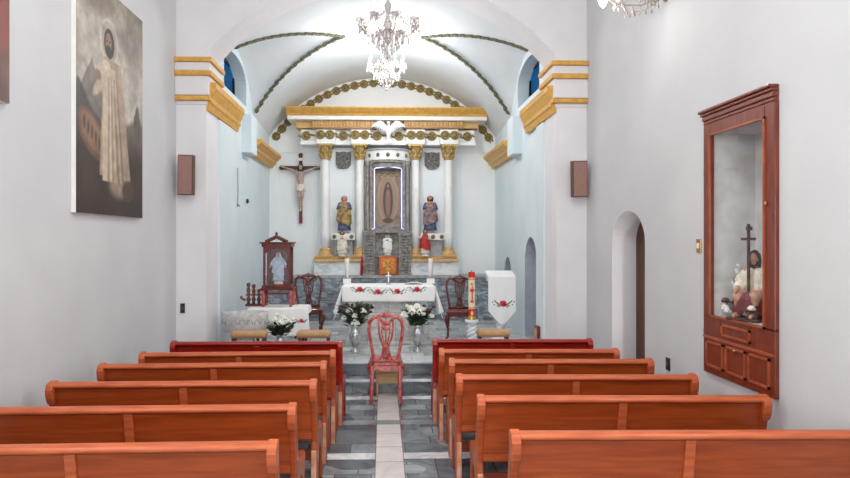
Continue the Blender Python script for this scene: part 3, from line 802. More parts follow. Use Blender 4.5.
def saint(label, loc, h, robe_m, cloak_m, hair_m, arms='fold', cloak_side=1, rz=0, beard=True, base=.05, veil=None, name='saint_statue', group=None, lower=None, fat=1.35):
    s = h/1.75
    t = thing(name, label, 'statue', loc, rz, group)
    MB().lathe([(.21*s, 0), (.2*s, base*.6), (.17*s, base)], (0,0,0), 16).build('base', lower or M['cream'], t)
    b = base; z = lambda k: b+k*s
    hc = (0, -.02*s, z(1.60))
    o = MB(); head(o, hc, s)
    o.tube([(0, .0, z(1.5)), (0, .01, z(1.40)), (0, .01, z(1.1)), (0, 0, z(.95))], [.05*s, .15*s, .13*s, .15*s], 14)
    sh = [(a*.155*s, .01*s, z(1.355)) for a in (-1, 1)]
    if arms == 'fold': el = [(-.215*s, -.03*s, z(1.10)), (.215*s, -.03*s, z(1.10))]; wr = [(-.06*s, -.2*s, z(1.20)), (.05*s, -.2*s, z(1.17))]; dr = [(.6, -.3, .5), (-.6, -.3, .4)]
    elif arms == 'raise': el = [(-.28*s, -.06*s, z(1.14)), (.26*s, -.02*s, z(1.10))]; wr = [(-.3*s, -.2*s, z(1.36)), (.12*s, -.22*s, z(1.12))]; dr = [(-.1, -.2, 1), (-.5, -.5, .2)]
    else: el = [(-.27*s, 0, z(1.10)), (.27*s, 0, z(1.10))]; wr = [(-.3*s, -.12*s, z(.92)), (.3*s, -.12*s, z(.92))]; dr = [(-.3, -.5, -.6), (.3, -.5, -.6)]
    for k in range(2):
        capsule(o, sh[k], el[k], .062*s, .05*s); capsule(o, el[k], wr[k], .048*s, .032*s); hand(o, wr[k], dr[k], s*1.1)
    for a in (-1, 1): capsule(o, (a*.07*s, 0, z(.95)), (a*.07*s, -.01*s, z(.1)), .08*s, .05*s); capsule(o, (a*.07*s, -.02*s, z(.04)), (a*.09*s, -.15*s, z(.03)), .045*s, .032*s)
    body = fuse(o.build('body', M['skin'], t), max(.0045, .011*s))
    eyes('eyes', hc, s, (0,0,0), t)
    o = MB(); robe(o, [(z(.03), .24*s, .19*s, 0, 0, 1), (z(.35), .21*s, .17*s, 0, 0, 1), (z(.8), .19*s, .155*s, 0, 0, .8), (z(1.02), .165*s, .135*s, 0, 0, .4), (z(1.28), .18*s, .135*s, 0, 0, .3), (z(1.4), .135*s, .11*s, 0, .005*s, .1), (z(1.47), .075*s, .07*s, 0, .01*s, 0)], seed=int(h*100))
    for k in range(2):
        m_ = Vector(el[k]).lerp(Vector(wr[k]), .75)
        o.tube([sh[k], Vector(sh[k]).lerp(Vector(el[k]), .5), el[k], m_], [.068*s, .072*s, .076*s, .085*s], 12); o.ball(sh[k], .068*s, 12, 8)
    o.build('robe', robe_m, t)
    # cloak over one shoulder and across the front
    o = MB(); c_ = cloak_side
    def cl(u, v):
        a = (-.35+1.75*u)*PI*c_+PI/2*(1 if c_ > 0 else 1)
        zz = 1.43-(1.05+.12*math.sin(u*9))*v
        r = (.215+.06*v+.012*math.sin(u*30+v*5))*s
        if v < .3: r *= .42+.58*math.sin(v/.3*PI/2)
        return (r*math.cos(a)*1.02, r*.86*math.sin(a), z(zz+.02))
    o.grid(cl, 44, 26)
    o.build('cloak', cloak_m, t, solid=.012*s)
    if veil: 
        o = MB().ball((0, .02*s, z(1.625)), (.105*s, .105*s, .12*s), 14, 10); robe(o, [(z(1.2), .2*s, .07*s, 0, .11*s, .6), (z(1.5), .12*s, .06*s, 0, .08*s, .3), (z(1.66), .09*s, .05*s, 0, .06*s, 0)]); o.build('veil', veil, t)
    else:
        o = MB(); hairpiece(o, hc, s, beard=beard); o.build('hair', hair_m, t)
    for c in t.children: c.scale = (fat, 1.0, 1)
    return t
# bracket shelves and saints in the side bays
for (pa, pb, lab) in ((331, 355, 'left'), (421, 445, 'right')):
    a, b_ = at(pa, 240, 12.72), at(pb, 233.5, 12.72); w = (b_.x-a.x)
    t = thing('bracket_shelf', f'white rosette-fronted bracket shelf under the saint in the {lab} bay of the altarpiece', 'shelf', ((a.x+b_.x)/2, YR+.19, at(380, 256.5, 12.8).z), 0)
    z1 = b_.z-t.location.z; z0 = a.z-t.location.z
    MB().b2((-w/2, -.33, z0), (w/2, 0, z1)).build('top', M['white'], t, bevel=.008)
    MB().b2((-w/2+.05, -.22, .0), (w/2-.05, 0, z0)).b2((-w/2, -.24, 0), (w/2, 0, .04)).build('support', M['greyL'], t, bevel=.01)
    for q in (-.36, 0, .36):
        o = MB(); rosette(o, (q*w, -.33, (z0+z1)/2), .045); o.build('rosette', M['olive'], t)
    x = t.location.x; zz = b_.z
    if lab == 'left':
        saint('bearded saint statue in blue robe and gilded cloak in the left bay', (at(344, 200, 12.72).x, 12.8, zz), .74, M['blue'], M['ochre'], mat('pinkish_bald_head', (176, 124, 128), .5), 'fold', 1, lower=M['grey'])
    else:
        saint('saint statue in blue robe and mauve cloak in the right bay', (at(430.5, 200, 12.72).x, 12.8, zz), .74, M['blue'], M['mauve'], M['hair'], 'fold', -1, lower=M['grey'])
gz = at(380, 256.5, 12.72).z+.0
zled = at(388, 256.5, YR-.1).z
saint('small statue in cream robe standing under the left bracket shelf', (at(342, 200, 12.6).x, 12.68, at(388, 256.5, 12.72).z), .47, M['cream'], M['cream'], M['hair'], 'fold', -1, fat=1.5)
saint('small statue in bright red robe under the right bracket shelf', (at(425.5, 200, 12.6).x, 12.68, at(388, 256.5, 12.72).z), .50, M['cream'], M['red'], M['hair'], 'raise', 1)
saint('small white statue in the stone niche above the gilded tabernacle', (at(387.5, 200, 12.62).x, 12.67, ZL+zs), .38, M['white'], M['white'], M['white'], 'fold', 1, beard=False, fat=1.7)

# ------------------------------------------------------------------ crucifix on the back wall
cx_ = at(300.5, 240, 13.1).x; z0 = at(300, 223.5, 13.1).z; z1 = at(300, 155, 13.1).z; za = at(300, 167.5, 13.1).z; zr = at(300, 206, 13.1).z
cr = thing('crucifix', 'large dark wooden crucifix hanging on the white wall left of the altarpiece', 'crucifix', (cx_, YW-.03, z0))
hh = z1-z0; ha = za-z0; hr = zr-z0
o = MB().b2((-.035, -.05, 0), (.035, 0, hr)); o.build('lower_post', M['crossred'], cr, bevel=.006)
o = MB().b2((-.035, -.05, hr), (.035, 0, hh)).b2((-.41, -.051, ha-.04), (.41, 0, ha+.035))
for (x, z) in ((-.41, ha), (.41, ha), (0, hh)): o.ball((x, -.026, z), (.05, .03, .05), 10, 6)
o.build('cross', M['crosswood'], cr, bevel=.006)
MB().b2((-.05, -.06, hh-.12), (.05, -.05, hh-.06)).build('title_plate', M['cream'], cr)
o = MB(); S = .62/1.0
hc = (0.01, -.12, ha-.01)
head(o, hc, .56, (.3, 0, .12))
o.tube([(0, -.09, ha-.08), (0, -.1, ha-.14), (0, -.11, ha-.24), (.01, -.1, ha-.34), (.0, -.1, ha-.42)], [.04, .085, .075, .058, .07], 14)
for a in (-1, 1):
    capsule(o, (a*.085, -.09, ha-.10), (a*.21, -.085, ha-.045), .034, .026); capsule(o, (a*.21, -.085, ha-.045), (a*.335, -.075, ha+.0), .024, .016); hand(o, (a*.335, -.075, ha+.0), (a, 0, .25), .55)
    capsule(o, (a*.035, -.1, ha-.42), (a*.035+.015, -.15, ha-.62), .045, .032); capsule(o, (a*.035+.015, -.15, ha-.62), (a*.012, -.085, ha-.84), .030, .018); capsule(o, (a*.012, -.08, ha-.84), (a*.01, -.11, ha-.92), .018, .014)
fuse(o.build('body', mat('weathered_pale_flesh', (196, 176, 162), .5, c2=(150, 128, 116), scale=30), cr), .006)
o = MB(); robe(o, [(ha-.50, .075, .06, 0.0, -.105, 1), (ha-.42, .088, .068, 0, -.105, 1), (ha-.36, .075, .062, 0, -.105, .5)], 7, .08); o.tube([(.07, -.12, ha-.38), (.1, -.13, ha-.45), (.09, -.12, ha-.52)], [.02, .026, .012], 8)
o.build('loincloth', M['cream'], cr)
o = MB(); hairpiece(o, hc, .56, (.3, 0, .12)); o.build('hair', M['hair'], cr)
# ================================================================== ALTAR AREA
YAL = 9.72
ax0, ax1 = at(342.5, 240, YAL).x, at(434.5, 240, YAL).x
az = at(388, 286.5, YAL).z-PH
acx = (ax0+ax1)/2; aw = ax1-ax0
al = thing('stone_altar', 'pale marble altar table standing on the sanctuary floor under a white cloth', 'altar', (acx, YAL+.33, PH))
MB().b2((-aw/2+.01, -.32, az-.07), (aw/2-.01, .32, az-.012)).build('table_slab', M['altar'], al, bevel=.008)
for s_ in (-1, 1): MB().b2((s_*.62, -.26, .06), (s_*.36, .26, az-.07)).build('side_block', M['altar'], al, bevel=.008)
MB().b2((-.36, -.18, .06), (.36, .26, az-.07)).build('centre_panel', M['altar'], al)
MB().b2((-.68, -.32, 0), (.68, .3, .06)).build('foot_slab', M['altar'], al, bevel=.006)
# cloth with embroidered roses: a sheet draped over top, front and side ends
def rose_pat(c, X, Z, cx, cz, s, seed=0):
    rnd = random.Random(seed)
    for (dx, dz, r, col) in ((0,0,.036,(196,28,46)),(-.02,.012,.022,(214,50,66)),(.018,-.012,.02,(160,16,34)),(.012,.02,.016,(206,40,58))):
        c = blend(c, ell(X, Z, cx+dx*s, cz+dz*s, r*s, r*s, .3), col)
    for a in (-1, 1):
        for (dx, dz, rx, rz_, ro) in ((.055,-.005,.02,.008,.3),(.08,.012,.018,.007,.7),(.1,.03,.014,.006,.9),(.045,-.03,.016,.008,-.6),(.11,-.012,.01,.006,0),(.13,.02,.008,.008,0)):
            c = blend(c, ell(X, Z, cx+a*dx*s, cz+dz*s, rx*s, rz_*s, .3, a*ro), (48, 56, 44))
        c = blend(c, ell(X, Z, cx+a*.07*s, cz-.025*s, .009*s, .009*s, .3), (150, 40, 60))
    return c
def linen(X, Z):
    c = np.ones(X.shape+(3,))*np.array([243., 244., 244.]); return c+(noise2(X, Z, 30)*2)[..., None]
tw = aw; dep = .66; drop = .24; side_drop = .46
nu, nv = 190, 70
us, vs = np.meshgrid(np.linspace(0, 1, nu+1), np.linspace(0, 1, nv+1))
S_ = (us-.5)*(tw+2*side_drop); T_ = (1-vs)*(dep+drop)          # T: 0 back .. dep front edge .. hem
o = MB(); vv = []
for j in range(nv+1):
    for i in range(nu+1):
        s = float(S_[j, i]); t = float(T_[j, i])
        over = max(0, abs(s)-tw/2); f = max(0, t-dep)
        sg = 1 if s > 0 else -1
        x = max(-tw/2, min(tw/2, s)); y = -dep/2+ (dep-min(t, dep)); z = az
        if f > 0:
            z -= f; y -= .012+.012*math.sin(s*9)*f/drop+.02*f
        if over > 0:
            k = over
            # the free corner falls lower and swings outward
            z -= k*(.86 if f > 0 else .97); x += sg*(.012+.26*k*(1 if f > 0 else .45)+.012*math.sin(t*22)*k*3)
            if f > 0: z += f*.42; y += f*.35
        vv.append((x, y, z))
cimg = linen(S_, T_)
for k, (px, py) in enumerate(((360, 289.5), (378, 292), (397.5, 291.5), (417, 289.5))):
    p = at(px, py, YAL); cimg = rose_pat(cimg, S_, -T_, p.x-acx, -(dep+(az+PH-p.z)), 1.1, k)
cimg = blend(cimg, (np.abs(T_-(dep+drop-.012)) < .006)*.5, (206, 208, 210))
c_ = np.clip(cimg, 0, 255)/255; c_ = ((c_+.055)/1.055)**2.4
rgba = np.ones((nv+1, nu+1, 4)); rgba[..., :3] = c_
o.v = vv; o.f = [(j*(nu+1)+i, j*(nu+1)+i+1, (j+1)*(nu+1)+i+1, (j+1)*(nu+1)+i) for j in range(nv) for i in range(nu)]
o.mi = [0]*len(o.f); o.sm = [True]*len(o.f)
ac = o.build('altar_cloth', M['embw'], None, (acx, YAL+.33, PH+.003), paint=rgba.reshape(-1, 4), solid=.006, fix=False)
tag(ac, 'white altar cloth embroidered with four red roses', 'cloth')
AT = PH+az+.008
# candles on the back corners of the altar
def altar_candle(px, lab):
    p = at(px, 284, 10.28); t = thing('altar_candle', lab, 'candle', (p.x, 10.27, AT))
    MB().b2((-.065, -.05, 0), (.065, .05, .085)).build('holder', M['white'], t, bevel=.006)
    MB().lathe([(.03, .085), (.03, .1), (.04, .115), (.042, .13)], (0,0,0), 16).build('drip_cup', M['silver'], t)
    h = at(px, 258.5, 10.3).z-AT
    c = MB().lathe([(.038, .13), (.038, h-.02), (.034, h)], (0,0,0), 16).build('wax_pillar', M['wax'], t)
    MB().tube([(0,0,h-.002), (0,.002,h+.02)], .003, 6).build('wick', M['black'], c)
altar_candle(347, 'thick white candle on the left back corner of the altar'); altar_candle(430.5, 'thick white candle on the right back corner of the altar')
t = thing('altar_crucifix', 'small silver standing crucifix in the middle of the altar', 'crucifix', (at(388.5, 284, 10.1).x, 10.05, AT))
MB().lathe([(.04, 0), (.035, .01), (.012, .02), (.008, .04)], (0,0,0), 14).build('base', M['silver'], t)
MB().b2((-.006, -.004, .035), (.006, .004, .2)).b2((-.04, -.004, .14), (.04, .004, .152)).build('cross', M['silver'], t)
t = thing('open_missal', 'white open book lying on the right side of the altar', 'book', (at(414, 283, 10.1).x, 10.1, AT), -.1)
for s_ in (-1, 1):
    o = MB().grid(lambda u, v: (s_*.13*u, -.09+.18*v, .022+.014*math.sin(PI*u**.6)-.01*u), 10, 4); o.build('page_block', M['wax'], t, solid=.006)
MB().b2((-.14, -.1, 0), (.14, .1, .008)).build('cover', M['greyL'], t, bevel=.003)
# red candle on the ledge
p = at(362, 275, 12.66); t = thing('red_candle', 'red candle standing on the ledge left of the tabernacle', 'candle', (p.x-.0, 12.66, ZL))
MB().lathe([(.035, 0), (.035, .25), (.03, .27)], (0,0,0), 14).build('wax', M['redwax'], t); MB().lathe([(.028, .27), (.03, .29), (.016, .34), (.014, .37)], (0,0,0), 14).build('glass_top', M['redwax'], t)

# ------------------------------------------------------------------ flowers
def blossom(o, c, r, seed, m=0):
    rnd = random.Random(seed); o.m(m); c = Vector(c)
    o.ball(c, (r*.6, r*.6, r*.55), 8, 6)
    for ring, n_, rr, tz in ((0, 7, .62, -.1), (1, 6, .42, .25), (2, 4, .2, .45)):
        for k in range(n_):
            a = 2*PI*k/n_+ring*.5+rnd.uniform(-.2, .2)
            o.ball(c+Vector((math.cos(a)*r*rr, math.sin(a)*r*rr, r*tz)), (r*.42, r*.2, r*.36), 7, 5, rot=(0, .5-ring*.3, a))
def spray(label, loc, items, leaf_r, leaf_h, seed, nleaf=330):
    """items: (dx, dy, dz, radius, material)"""
    rnd = random.Random(seed)
    t = thing('flower_bouquet', label, 'bouquet', loc)
    o = MB()
    for k in range(nleaf):
        a = rnd.uniform(0, 2*PI); q = rnd.random()**.6; e = rnd.uniform(0, 1)
        r = leaf_r*q*(.35+.65*e); p0 = Vector((math.cos(a)*r, math.sin(a)*r*.8, leaf_h*e*.85))
        d = Vector((math.cos(a)*(.4+q), math.sin(a)*(.4+q), .7+rnd.uniform(-.5, .4))).normalized(); sd = d.cross(Vector((rnd.uniform(-.4, .4), rnd.uniform(-.4, .4), 1))).normalized()
        l = rnd.uniform(.06, .12); w = l*.3
        o.add([p0, p0+d*l*.45+sd*w, p0+d*l, p0+d*l*.45-sd*w, p0+d*l*.5-Vector((0,0,.008))], [(0,1,4),(1,2,4),(2,3,4),(3,0,4)])
    f = o.build('foliage', M['leaf'], t, fix=False); f['kind'] = 'stuff'
    for k, (dx, dy, dz, r, m) in enumerate(items):
        r *= 1.18
        o = MB(); o.tube([(dx*.1, dy*.1, -.03), (dx*.5, dy*.5, dz*.45), (dx, dy, dz-r*.3)], .003, 5); o.build('stem', M['stem'], t)
        o = MB(); blossom(o, (dx, dy, dz), r, seed*50+k); o.build('blossom', m, t)
    return t
def floor_vase(label, px, h, y=9.2, z=PH):
    t = thing('flower_vase', label, 'vase', (at(px, 350, y).x, y, z)); s = h/.4
    MB().lathe([(.055, 0), (.055, .012), (.03, .03), (.022, .055), (.03, .075), (.055, .15), (.068, .24), (.06, .3), (.045, .335), (.05, .37), (.062, .4), (.056, .4), (.04, .34)], (0,0,0), 24, caps=False).build('body', M['silver'], t)
    o = MB()
    for k in range(10):
        a = 2*PI*k/10; o.tube([(.03*math.cos(a), .03*math.sin(a), .075), (.057*math.cos(a), .057*math.sin(a), .15), (.07*math.cos(a+.2), .07*math.sin(a+.2), .24), (.061*math.cos(a+.3), .061*math.sin(a+.3), .3)], .004, 5)
    o.build('relief_ribs', M['silver'], t)
    for c in t.children: c.scale = (s*1.28, s*1.28, s)
    return t
vh = at(355, 325, 9.2).z-PH
floor_vase('silver vase on the step left of the front chair, under dark red and white flowers', 355, vh)
floor_vase('silver vase on the step right of the front chair, under large white flowers', 417.5, vh)
def pxitems(x0, y0, lst, z0, Y):
    r = []
    for (px, py, rad, m, dy) in lst:
        p = at(px, py, Y+dy); r.append((p.x-x0, dy, p.z-z0, rad, m))
    return r
W, D_ = M['petal'], M['petalR']
vx = at(355, 350, 9.2).x; vz = PH+vh-.02
spray('bouquet of dark red and white flowers in the left silver vase', (vx, 9.2, vz), pxitems(vx, vz, [(355,323,.062,W,-.09),(349.5,311,.05,W,-.08),(363,311,.045,W,-.07),(355,316,.045,W,-.1),(344,318,.045,W,-.04),
   (341,307,.026,D_,0),(346.5,304,.026,D_,.0),(352,305,.024,D_,.05),(361,309,.024,D_,-.03),(367,305,.026,D_,.0),(372,307,.026,D_,.02),(357,306,.024,D_,.04),(364,305,.022,D_,.05),(339,312,.026,D_,.03),(371,312,.022,D_,-.02),(345,312,.024,D_,-.08),(358,313,.022,D_,-.09)], vz, 9.2), .24, .34, 1)
vx = at(417.5, 350, 9.2).x
spray('bouquet of large white flowers in the right silver vase', (vx, 9.2, vz), pxitems(vx, vz, [(404.5,315,.062,W,-.06),(412.5,312.5,.068,W,-.08),(420.5,313,.066,W,-.1),(411,308.5,.055,W,0),(417,307,.058,W,-.02),(422.5,309,.05,W,.04),
   (424,306,.028,D_,.03),(428,311,.04,D_,-.02),(433.5,307,.026,D_,0),(415,304.5,.024,D_,.02),(431,316,.045,W,-.03),(407,306,.03,W,.06)], vz, 9.2), .2, .26, 2, 300)
# front left bouquet
vx = at(280, 345, 8.8).x; vzz = PH+.30
t = floor_vase('low silver vase of white flowers in front of the small cloth-covered table', 280, .32, 8.8)
spray('spray of white flowers in front of the small cloth-covered table', (vx, 8.8, vzz), pxitems(vx, vzz, [(275,320,.05,W,-.05),(283,318,.05,W,-.06),(288.5,322,.046,W,-.02),(271.5,324,.04,W,0),(281,323,.055,W,-.1),(288,327,.035,W,-.05),(277,326,.04,W,-.08),(293,319,.03,W,.03),(268,319,.026,W,.04),(285,314,.03,W,.04),(277,314.5,.03,W,.05)], vzz, 8.8), .2, .2, 3, 200)

# ------------------------------------------------------------------ carved chairs
def chair(label, wood, loc, rz, group=None, sc_=1.0, wide=1.0):
    t = thing('carved_chair', label, 'chair', loc, rz, group)
    W2, Dp, SH = .225*wide, .22, .46
    q = lambda a: [tuple(c*sc_ for c in p) for p in a]
    # front of the chair faces +y; backrest at -y
    MB().prism(q([(-W2*1.05, Dp), (W2*1.05, Dp), (W2*.92, -Dp), (-W2*.92, -Dp)]), 'z', (SH-.015)*sc_, (SH+.035)*sc_).build('seat', wood, t, bevel=.012)
    o = MB()
    for y in (-Dp+.02, Dp-.03):
        o.prism([((-W2+.02)*sc_, (SH-.015)*sc_), ((W2-.02)*sc_, (SH-.015)*sc_), ((W2-.03)*sc_, (SH-.07)*sc_), (.08*sc_, (SH-.06)*sc_), (0, (SH-.085)*sc_), (-.08*sc_, (SH-.06)*sc_), ((-W2+.03)*sc_, (SH-.07)*sc_)], 'y', (y-.012)*sc_, (y+.012)*sc_)
    for s_ in (-1, 1): o.b2((s_*(W2-.035)*sc_, (-Dp+.03)*sc_, (SH-.07)*sc_), (s_*(W2-.012)*sc_, (Dp-.03)*sc_, (SH-.015)*sc_))
    o.build('seat_rail', wood, t)
    for s_ in (-1, 1):
        MB().tube(q([(s_*(W2-.02), Dp-.03, SH-.02), (s_*(W2+.02), Dp-.0, SH-.12), (s_*(W2-.01), Dp-.02, .2), (s_*(W2-.02), Dp-.01, .07), (s_*(W2+.015), Dp+.025, .02), (s_*(W2+.02), Dp+.03, 0)]), [.032*sc_, .036*sc_, .02*sc_, .017*sc_, .024*sc_, .022*sc_], 10).build('leg', wood, t)
        MB().tube(q([(s_*(W2-.03), -Dp+.02, SH-.01), (s_*(W2-.025), -Dp, .3), (s_*(W2-.02), -Dp-.02, .12), (s_*(W2-.01), -Dp-.05, 0)]), [.024*sc_, .022*sc_, .019*sc_, .022*sc_], 10).build('leg', wood, t)
        # back post with outward curve, joining the crest
        P = q([(s_*(W2-.035), -Dp+.01, SH), (s_*(W2-.045), -Dp-.0, SH+.08), (s_*(W2-.015), -Dp-.015, SH+.25), (s_*(W2+.012), -Dp-.035, SH+.42), (s_*(W2+.0), -Dp-.045, SH+.52), (s_*(W2-.05), -Dp-.05, SH+.575), (s_*(W2-.11), -Dp-.05, SH+.56), (s_*.05, -Dp-.05, SH+.52)])
        MB().tube(P, [.022*sc_, .02*sc_, .02*sc_, .021*sc_, .023*sc_, .024*sc_, .02*sc_, .014*sc_], 10, flat=.8).build('back_post', wood, t)
        MB().tube(q([(s_*(W2-.03), -Dp+.03, .17), (s_*(W2-.03), Dp-.03, .17)]), .011*sc_, 8).build('stretcher', wood, t)
    o = MB().ball((0, (-Dp-.052)*sc_, (SH+.595)*sc_), (.085*sc_, .018*sc_, .03*sc_), 14, 8).ball((0, (-Dp-.056)*sc_, (SH+.60)*sc_), (.035*sc_, .022*sc_, .04*sc_), 10, 8)
    for s_ in (-1, 1): o.ball((s_*.09*sc_, (-Dp-.05)*sc_, (SH+.58)*sc_), (.05*sc_, .016*sc_, .022*sc_), 10, 6, rot=(0, s_*.4, 0))
    o.tube(q([(-.13, -Dp-.05, SH+.57), (-.06, -Dp-.05, SH+.59), (.06, -Dp-.05, SH+.59), (.13, -Dp-.05, SH+.57)]), .016*sc_, 8)
    o.build('crest_rail', wood, t)
    # pierced vase splat: two S ribs, a centre rib, carved top
    o = MB()
    for s_ in (-1, 1):
        o.tube(q([(s_*.085, -Dp-.05, SH+.56), (s_*.085, -Dp-.045, SH+.45), (s_*.07, -Dp-.035, SH+.33), (s_*.03, -Dp-.02, SH+.22), (s_*.05, -Dp-.01, SH+.1), (s_*.09, -Dp, SH+.04)]), .012*sc_, 8)
        o.tube(q([(s_*.04, -Dp-.05, SH+.54), (s_*.05, -Dp-.04, SH+.4), (s_*.015, -Dp-.025, SH+.24), (s_*.025, -Dp-.01, SH+.1), (s_*.03, -Dp, SH+.04)]), .009*sc_, 8)
    o.tube(q([(0, -Dp-.05, SH+.56), (0, -Dp-.035, SH+.36), (0, -Dp, SH+.04)]), .009*sc_, 8)
    for k, (z, w) in enumerate(((.5, .06), (.44, .05), (.23, .035), (.1, .04))): o.ball((0, (-Dp-.05+.05*(1-z/.56))*sc_, (SH+z)*sc_), (w*sc_, .012*sc_, .028*sc_), 10, 6)
    o.tube(q([(-W2+.04, -Dp, SH+.045), (0, -Dp, SH+.05), (W2-.04, -Dp, SH+.045)]), .018*sc_, 8)
    o.build('splat', wood, t)
    return t
pch = onz(385.5, 401, 0)
chair('carved rose-red chair standing alone in the centre aisle', M['chair'], (at(385.8, 380, 7.75).x, 7.75, 0), 0, sc_=1.03, wide=.84)
chair('dark red carved chair left of the altar beside the small glass shrine', M['mahog'], (at(309, 300, 10.7).x, 10.7, PH), PI+.15, sc_=.98)
chair('dark red carved chair right of the altar, half behind the tall decorated candle', M['mahog'], (at(460, 300, 10.4).x, 10.4, PH), PI-.1, sc_=.96)
# low kneeler with tan top behind the aisle chair
def padded_bench(label, loc, w, h, d, rz=0, group=None):
    t = thing('padded_bench', label, 'bench', loc, rz, group)
    MB().b2((-w/2, -d/2, h-.085), (w/2, d/2, h)).build('cushion', M['tan'], t, bevel=.035)
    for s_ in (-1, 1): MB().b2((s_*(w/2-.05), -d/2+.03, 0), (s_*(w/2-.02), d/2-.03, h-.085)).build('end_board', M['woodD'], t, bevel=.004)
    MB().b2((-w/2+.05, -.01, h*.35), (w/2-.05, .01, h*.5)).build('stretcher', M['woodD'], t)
    return t
for (pa, pb, lab) in ((231.5, 267, 'tan padded bench below the stone font'), (297, 331, 'tan padded bench behind the front left pew, right of the white flowers'), (477, 509, 'tan padded bench below the draped lectern')):
    a, b_ = at(pa, 334, 8.22), at(pb, 334, 8.22); padded_bench(lab, ((a.x+b_.x)/2, 8.22, .17), b_.x-a.x, at(390, 331.5, 8.1).z-.17, .24)
t = thing('kneeling_stool', 'small wooden kneeling stool with tan top on the floor behind the aisle chair', 'stool', (at(388, 380, 7.93).x-.0, 7.925, 0))
MB().b2((-.16, -.09, .26), (.16, .09, .305)).build('top', M['tan'], t, bevel=.01)
MB().b2((-.15, -.075, .17), (.15, -.06, .26)).build('front_board', mat('pale_yellow_wood', (196, 166, 110), .5), t)
for s_ in (-1, 1): MB().b2((s_*.15, -.08, 0), (s_*.125, .08, .26)).build('end_board', M['pale'], t)

# ------------------------------------------------------------------ paschal candle and its pedestal
def spiral_column(o, x, y, z0, z1, r, turns=3, n=24):
    m = 40; vs = []; fs = []
    for j in range(m+1):
        z = z0+(z1-z0)*j/m
        for k in range(n):
            a = 2*PI*k/n; g = 1+.16*math.cos(3*a-turns*2*PI*j/m*1.5); vs.append((x+r*g*math.cos(a), y+r*g*math.sin(a), z))
    for j in range(m):
        for k in range(n): fs.append((j*n+k, j*n+(k+1) % n, (j+1)*n+(k+1) % n, (j+1)*n+k))
    o.add(vs, fs, True); return o
y = 9.6; x = at(471.7, 320, y).x; zt_ = at(472, 319.5, y).z
t = thing('candle_pedestal', 'short white twisted stone pedestal under the tall decorated candle', 'pedestal', (x, y, PH))
H_ = zt_-PH
spiral_column(MB(), 0, 0, .06, H_-.06, .075).build('twisted_shaft', M['plinth'], t)
MB().lathe([(.11, 0), (.11, .03), (.09, .045), (.08, .065)], (0,0,0), 24).build('foot', M['plinth'], t)
MB().lathe([(.075, H_-.07), (.09, H_-.05), (.11, H_-.035), (.11, H_)], (0,0,0), 24).build('top', M['plinth'], t)
t = thing('paschal_candle', 'tall thick white candle decorated in red, on a twisted white pedestal', 'candle', (x, y, zt_))
hc_ = at(472, 272, y).z-zt_
nu, nv = 48, 120; us, vs = np.meshgrid(np.linspace(0, 1, nu+1), np.linspace(0, 1, nv+1))
c = np.ones(us.shape+(3,))*np.array([240., 222, 190]); A = (us-.75)      # front centre (towards -y) at u=.75
c = blend(c, (vs > .88)*1.0, (208, 36, 24)); c = blend(c, ((vs < .2))*1.0, (206, 52, 30)); c = blend(c, ((vs > .2) & (vs < .24))*1.0, (228, 170, 80))
c = blend(c, ((vs > .83) & (vs < .86))*.8, (222, 120, 60))
c = blend(c, ell(A, vs, 0, .52, .035, .2, .2), (196, 50, 36)); c = blend(c, ell(A, vs, 0, .6, .12, .035, .2), (196, 50, 36)); c = blend(c, ell(A, vs, .0, .36, .09, .03, .3), (204, 80, 50)); c = blend(c, ell(A, vs, -.02, .74, .05, .03, .3), (214, 120, 60))
c = blend(c, ell(A, vs, 0, .1, .07, .05, .3), (236, 200, 150))
c = np.clip(c, 0, 255)/255; c = ((c+.055)/1.055)**2.4; rg = np.ones((nv+1, nu+1, 4)); rg[..., :3] = c
o = MB().grid(lambda u, v: (.052*math.cos(2*PI*u), .052*math.sin(2*PI*u), .03+(hc_-.03)*v), nu, nv); cnd = o.build('wax_pillar', M['candlep'], t, paint=rg.reshape(-1, 4))
MB().lathe([(.052, hc_-.001), (.04, hc_-.004), (.001, hc_-.008)], (0,0,0), 24).build('candle_top', M['redwax'], cnd)
MB().tube([(0,0,hc_-.01), (0, .003, hc_+.03)], .004, 6).build('wick', M['black'], cnd)
MB().lathe([(.075, 0), (.075, .01), (.06, .03), (.056, .06)], (0,0,0), 24).build('holder_ring', M['brass'], t)

# ------------------------------------------------------------------ lectern with pointed cloth
y = 9.95; a, b_ = at(488, 275, y), at(515.5, 275, y); x = (a.x+b_.x)/2; w = b_.x-a.x; zt_ = at(500, 275, y).z
t = thing('lectern', 'white twisted stone lectern under an embroidered pointed cloth, right of the altar', 'lectern', (x, y+.12, PH)); H_ = zt_-PH
spiral_column(MB(), 0, 0, .08, H_-.14, .07, 5).build('twisted_shaft', M['plinth'], t)
MB().lathe([(.15, 0), (.15, .04), (.11, .06), (.09, .085)], (0,0,0), 24).build('foot', M['plinth'], t)
MB().lathe([(.07, H_-.2), (.11, H_-.15), (.13, H_-.11)], (0,0,0), 24).build('capital', M['plinth'], t)
MB().prism([(-.13, H_-.03), (.17, H_+.05), (.17, H_+.02), (.13, H_-.11), (-.1, H_-.11), (-.13, H_-.06)], 'x', -w/2+.01, w/2-.01).build('book_top', M['plinth'], t, bevel=.005)
nu, nv = 70, 110; L_ = (at(500, 323, y).z-zt_)*-1; top = .28; S1 = zt_-at(500, 309, y).z
us, vs = np.meshgrid(np.linspace(-1, 1, nu+1), np.linspace(0, 1, nv+1)); X_ = us*w/2; c = linen(X_, vs)
vv = []
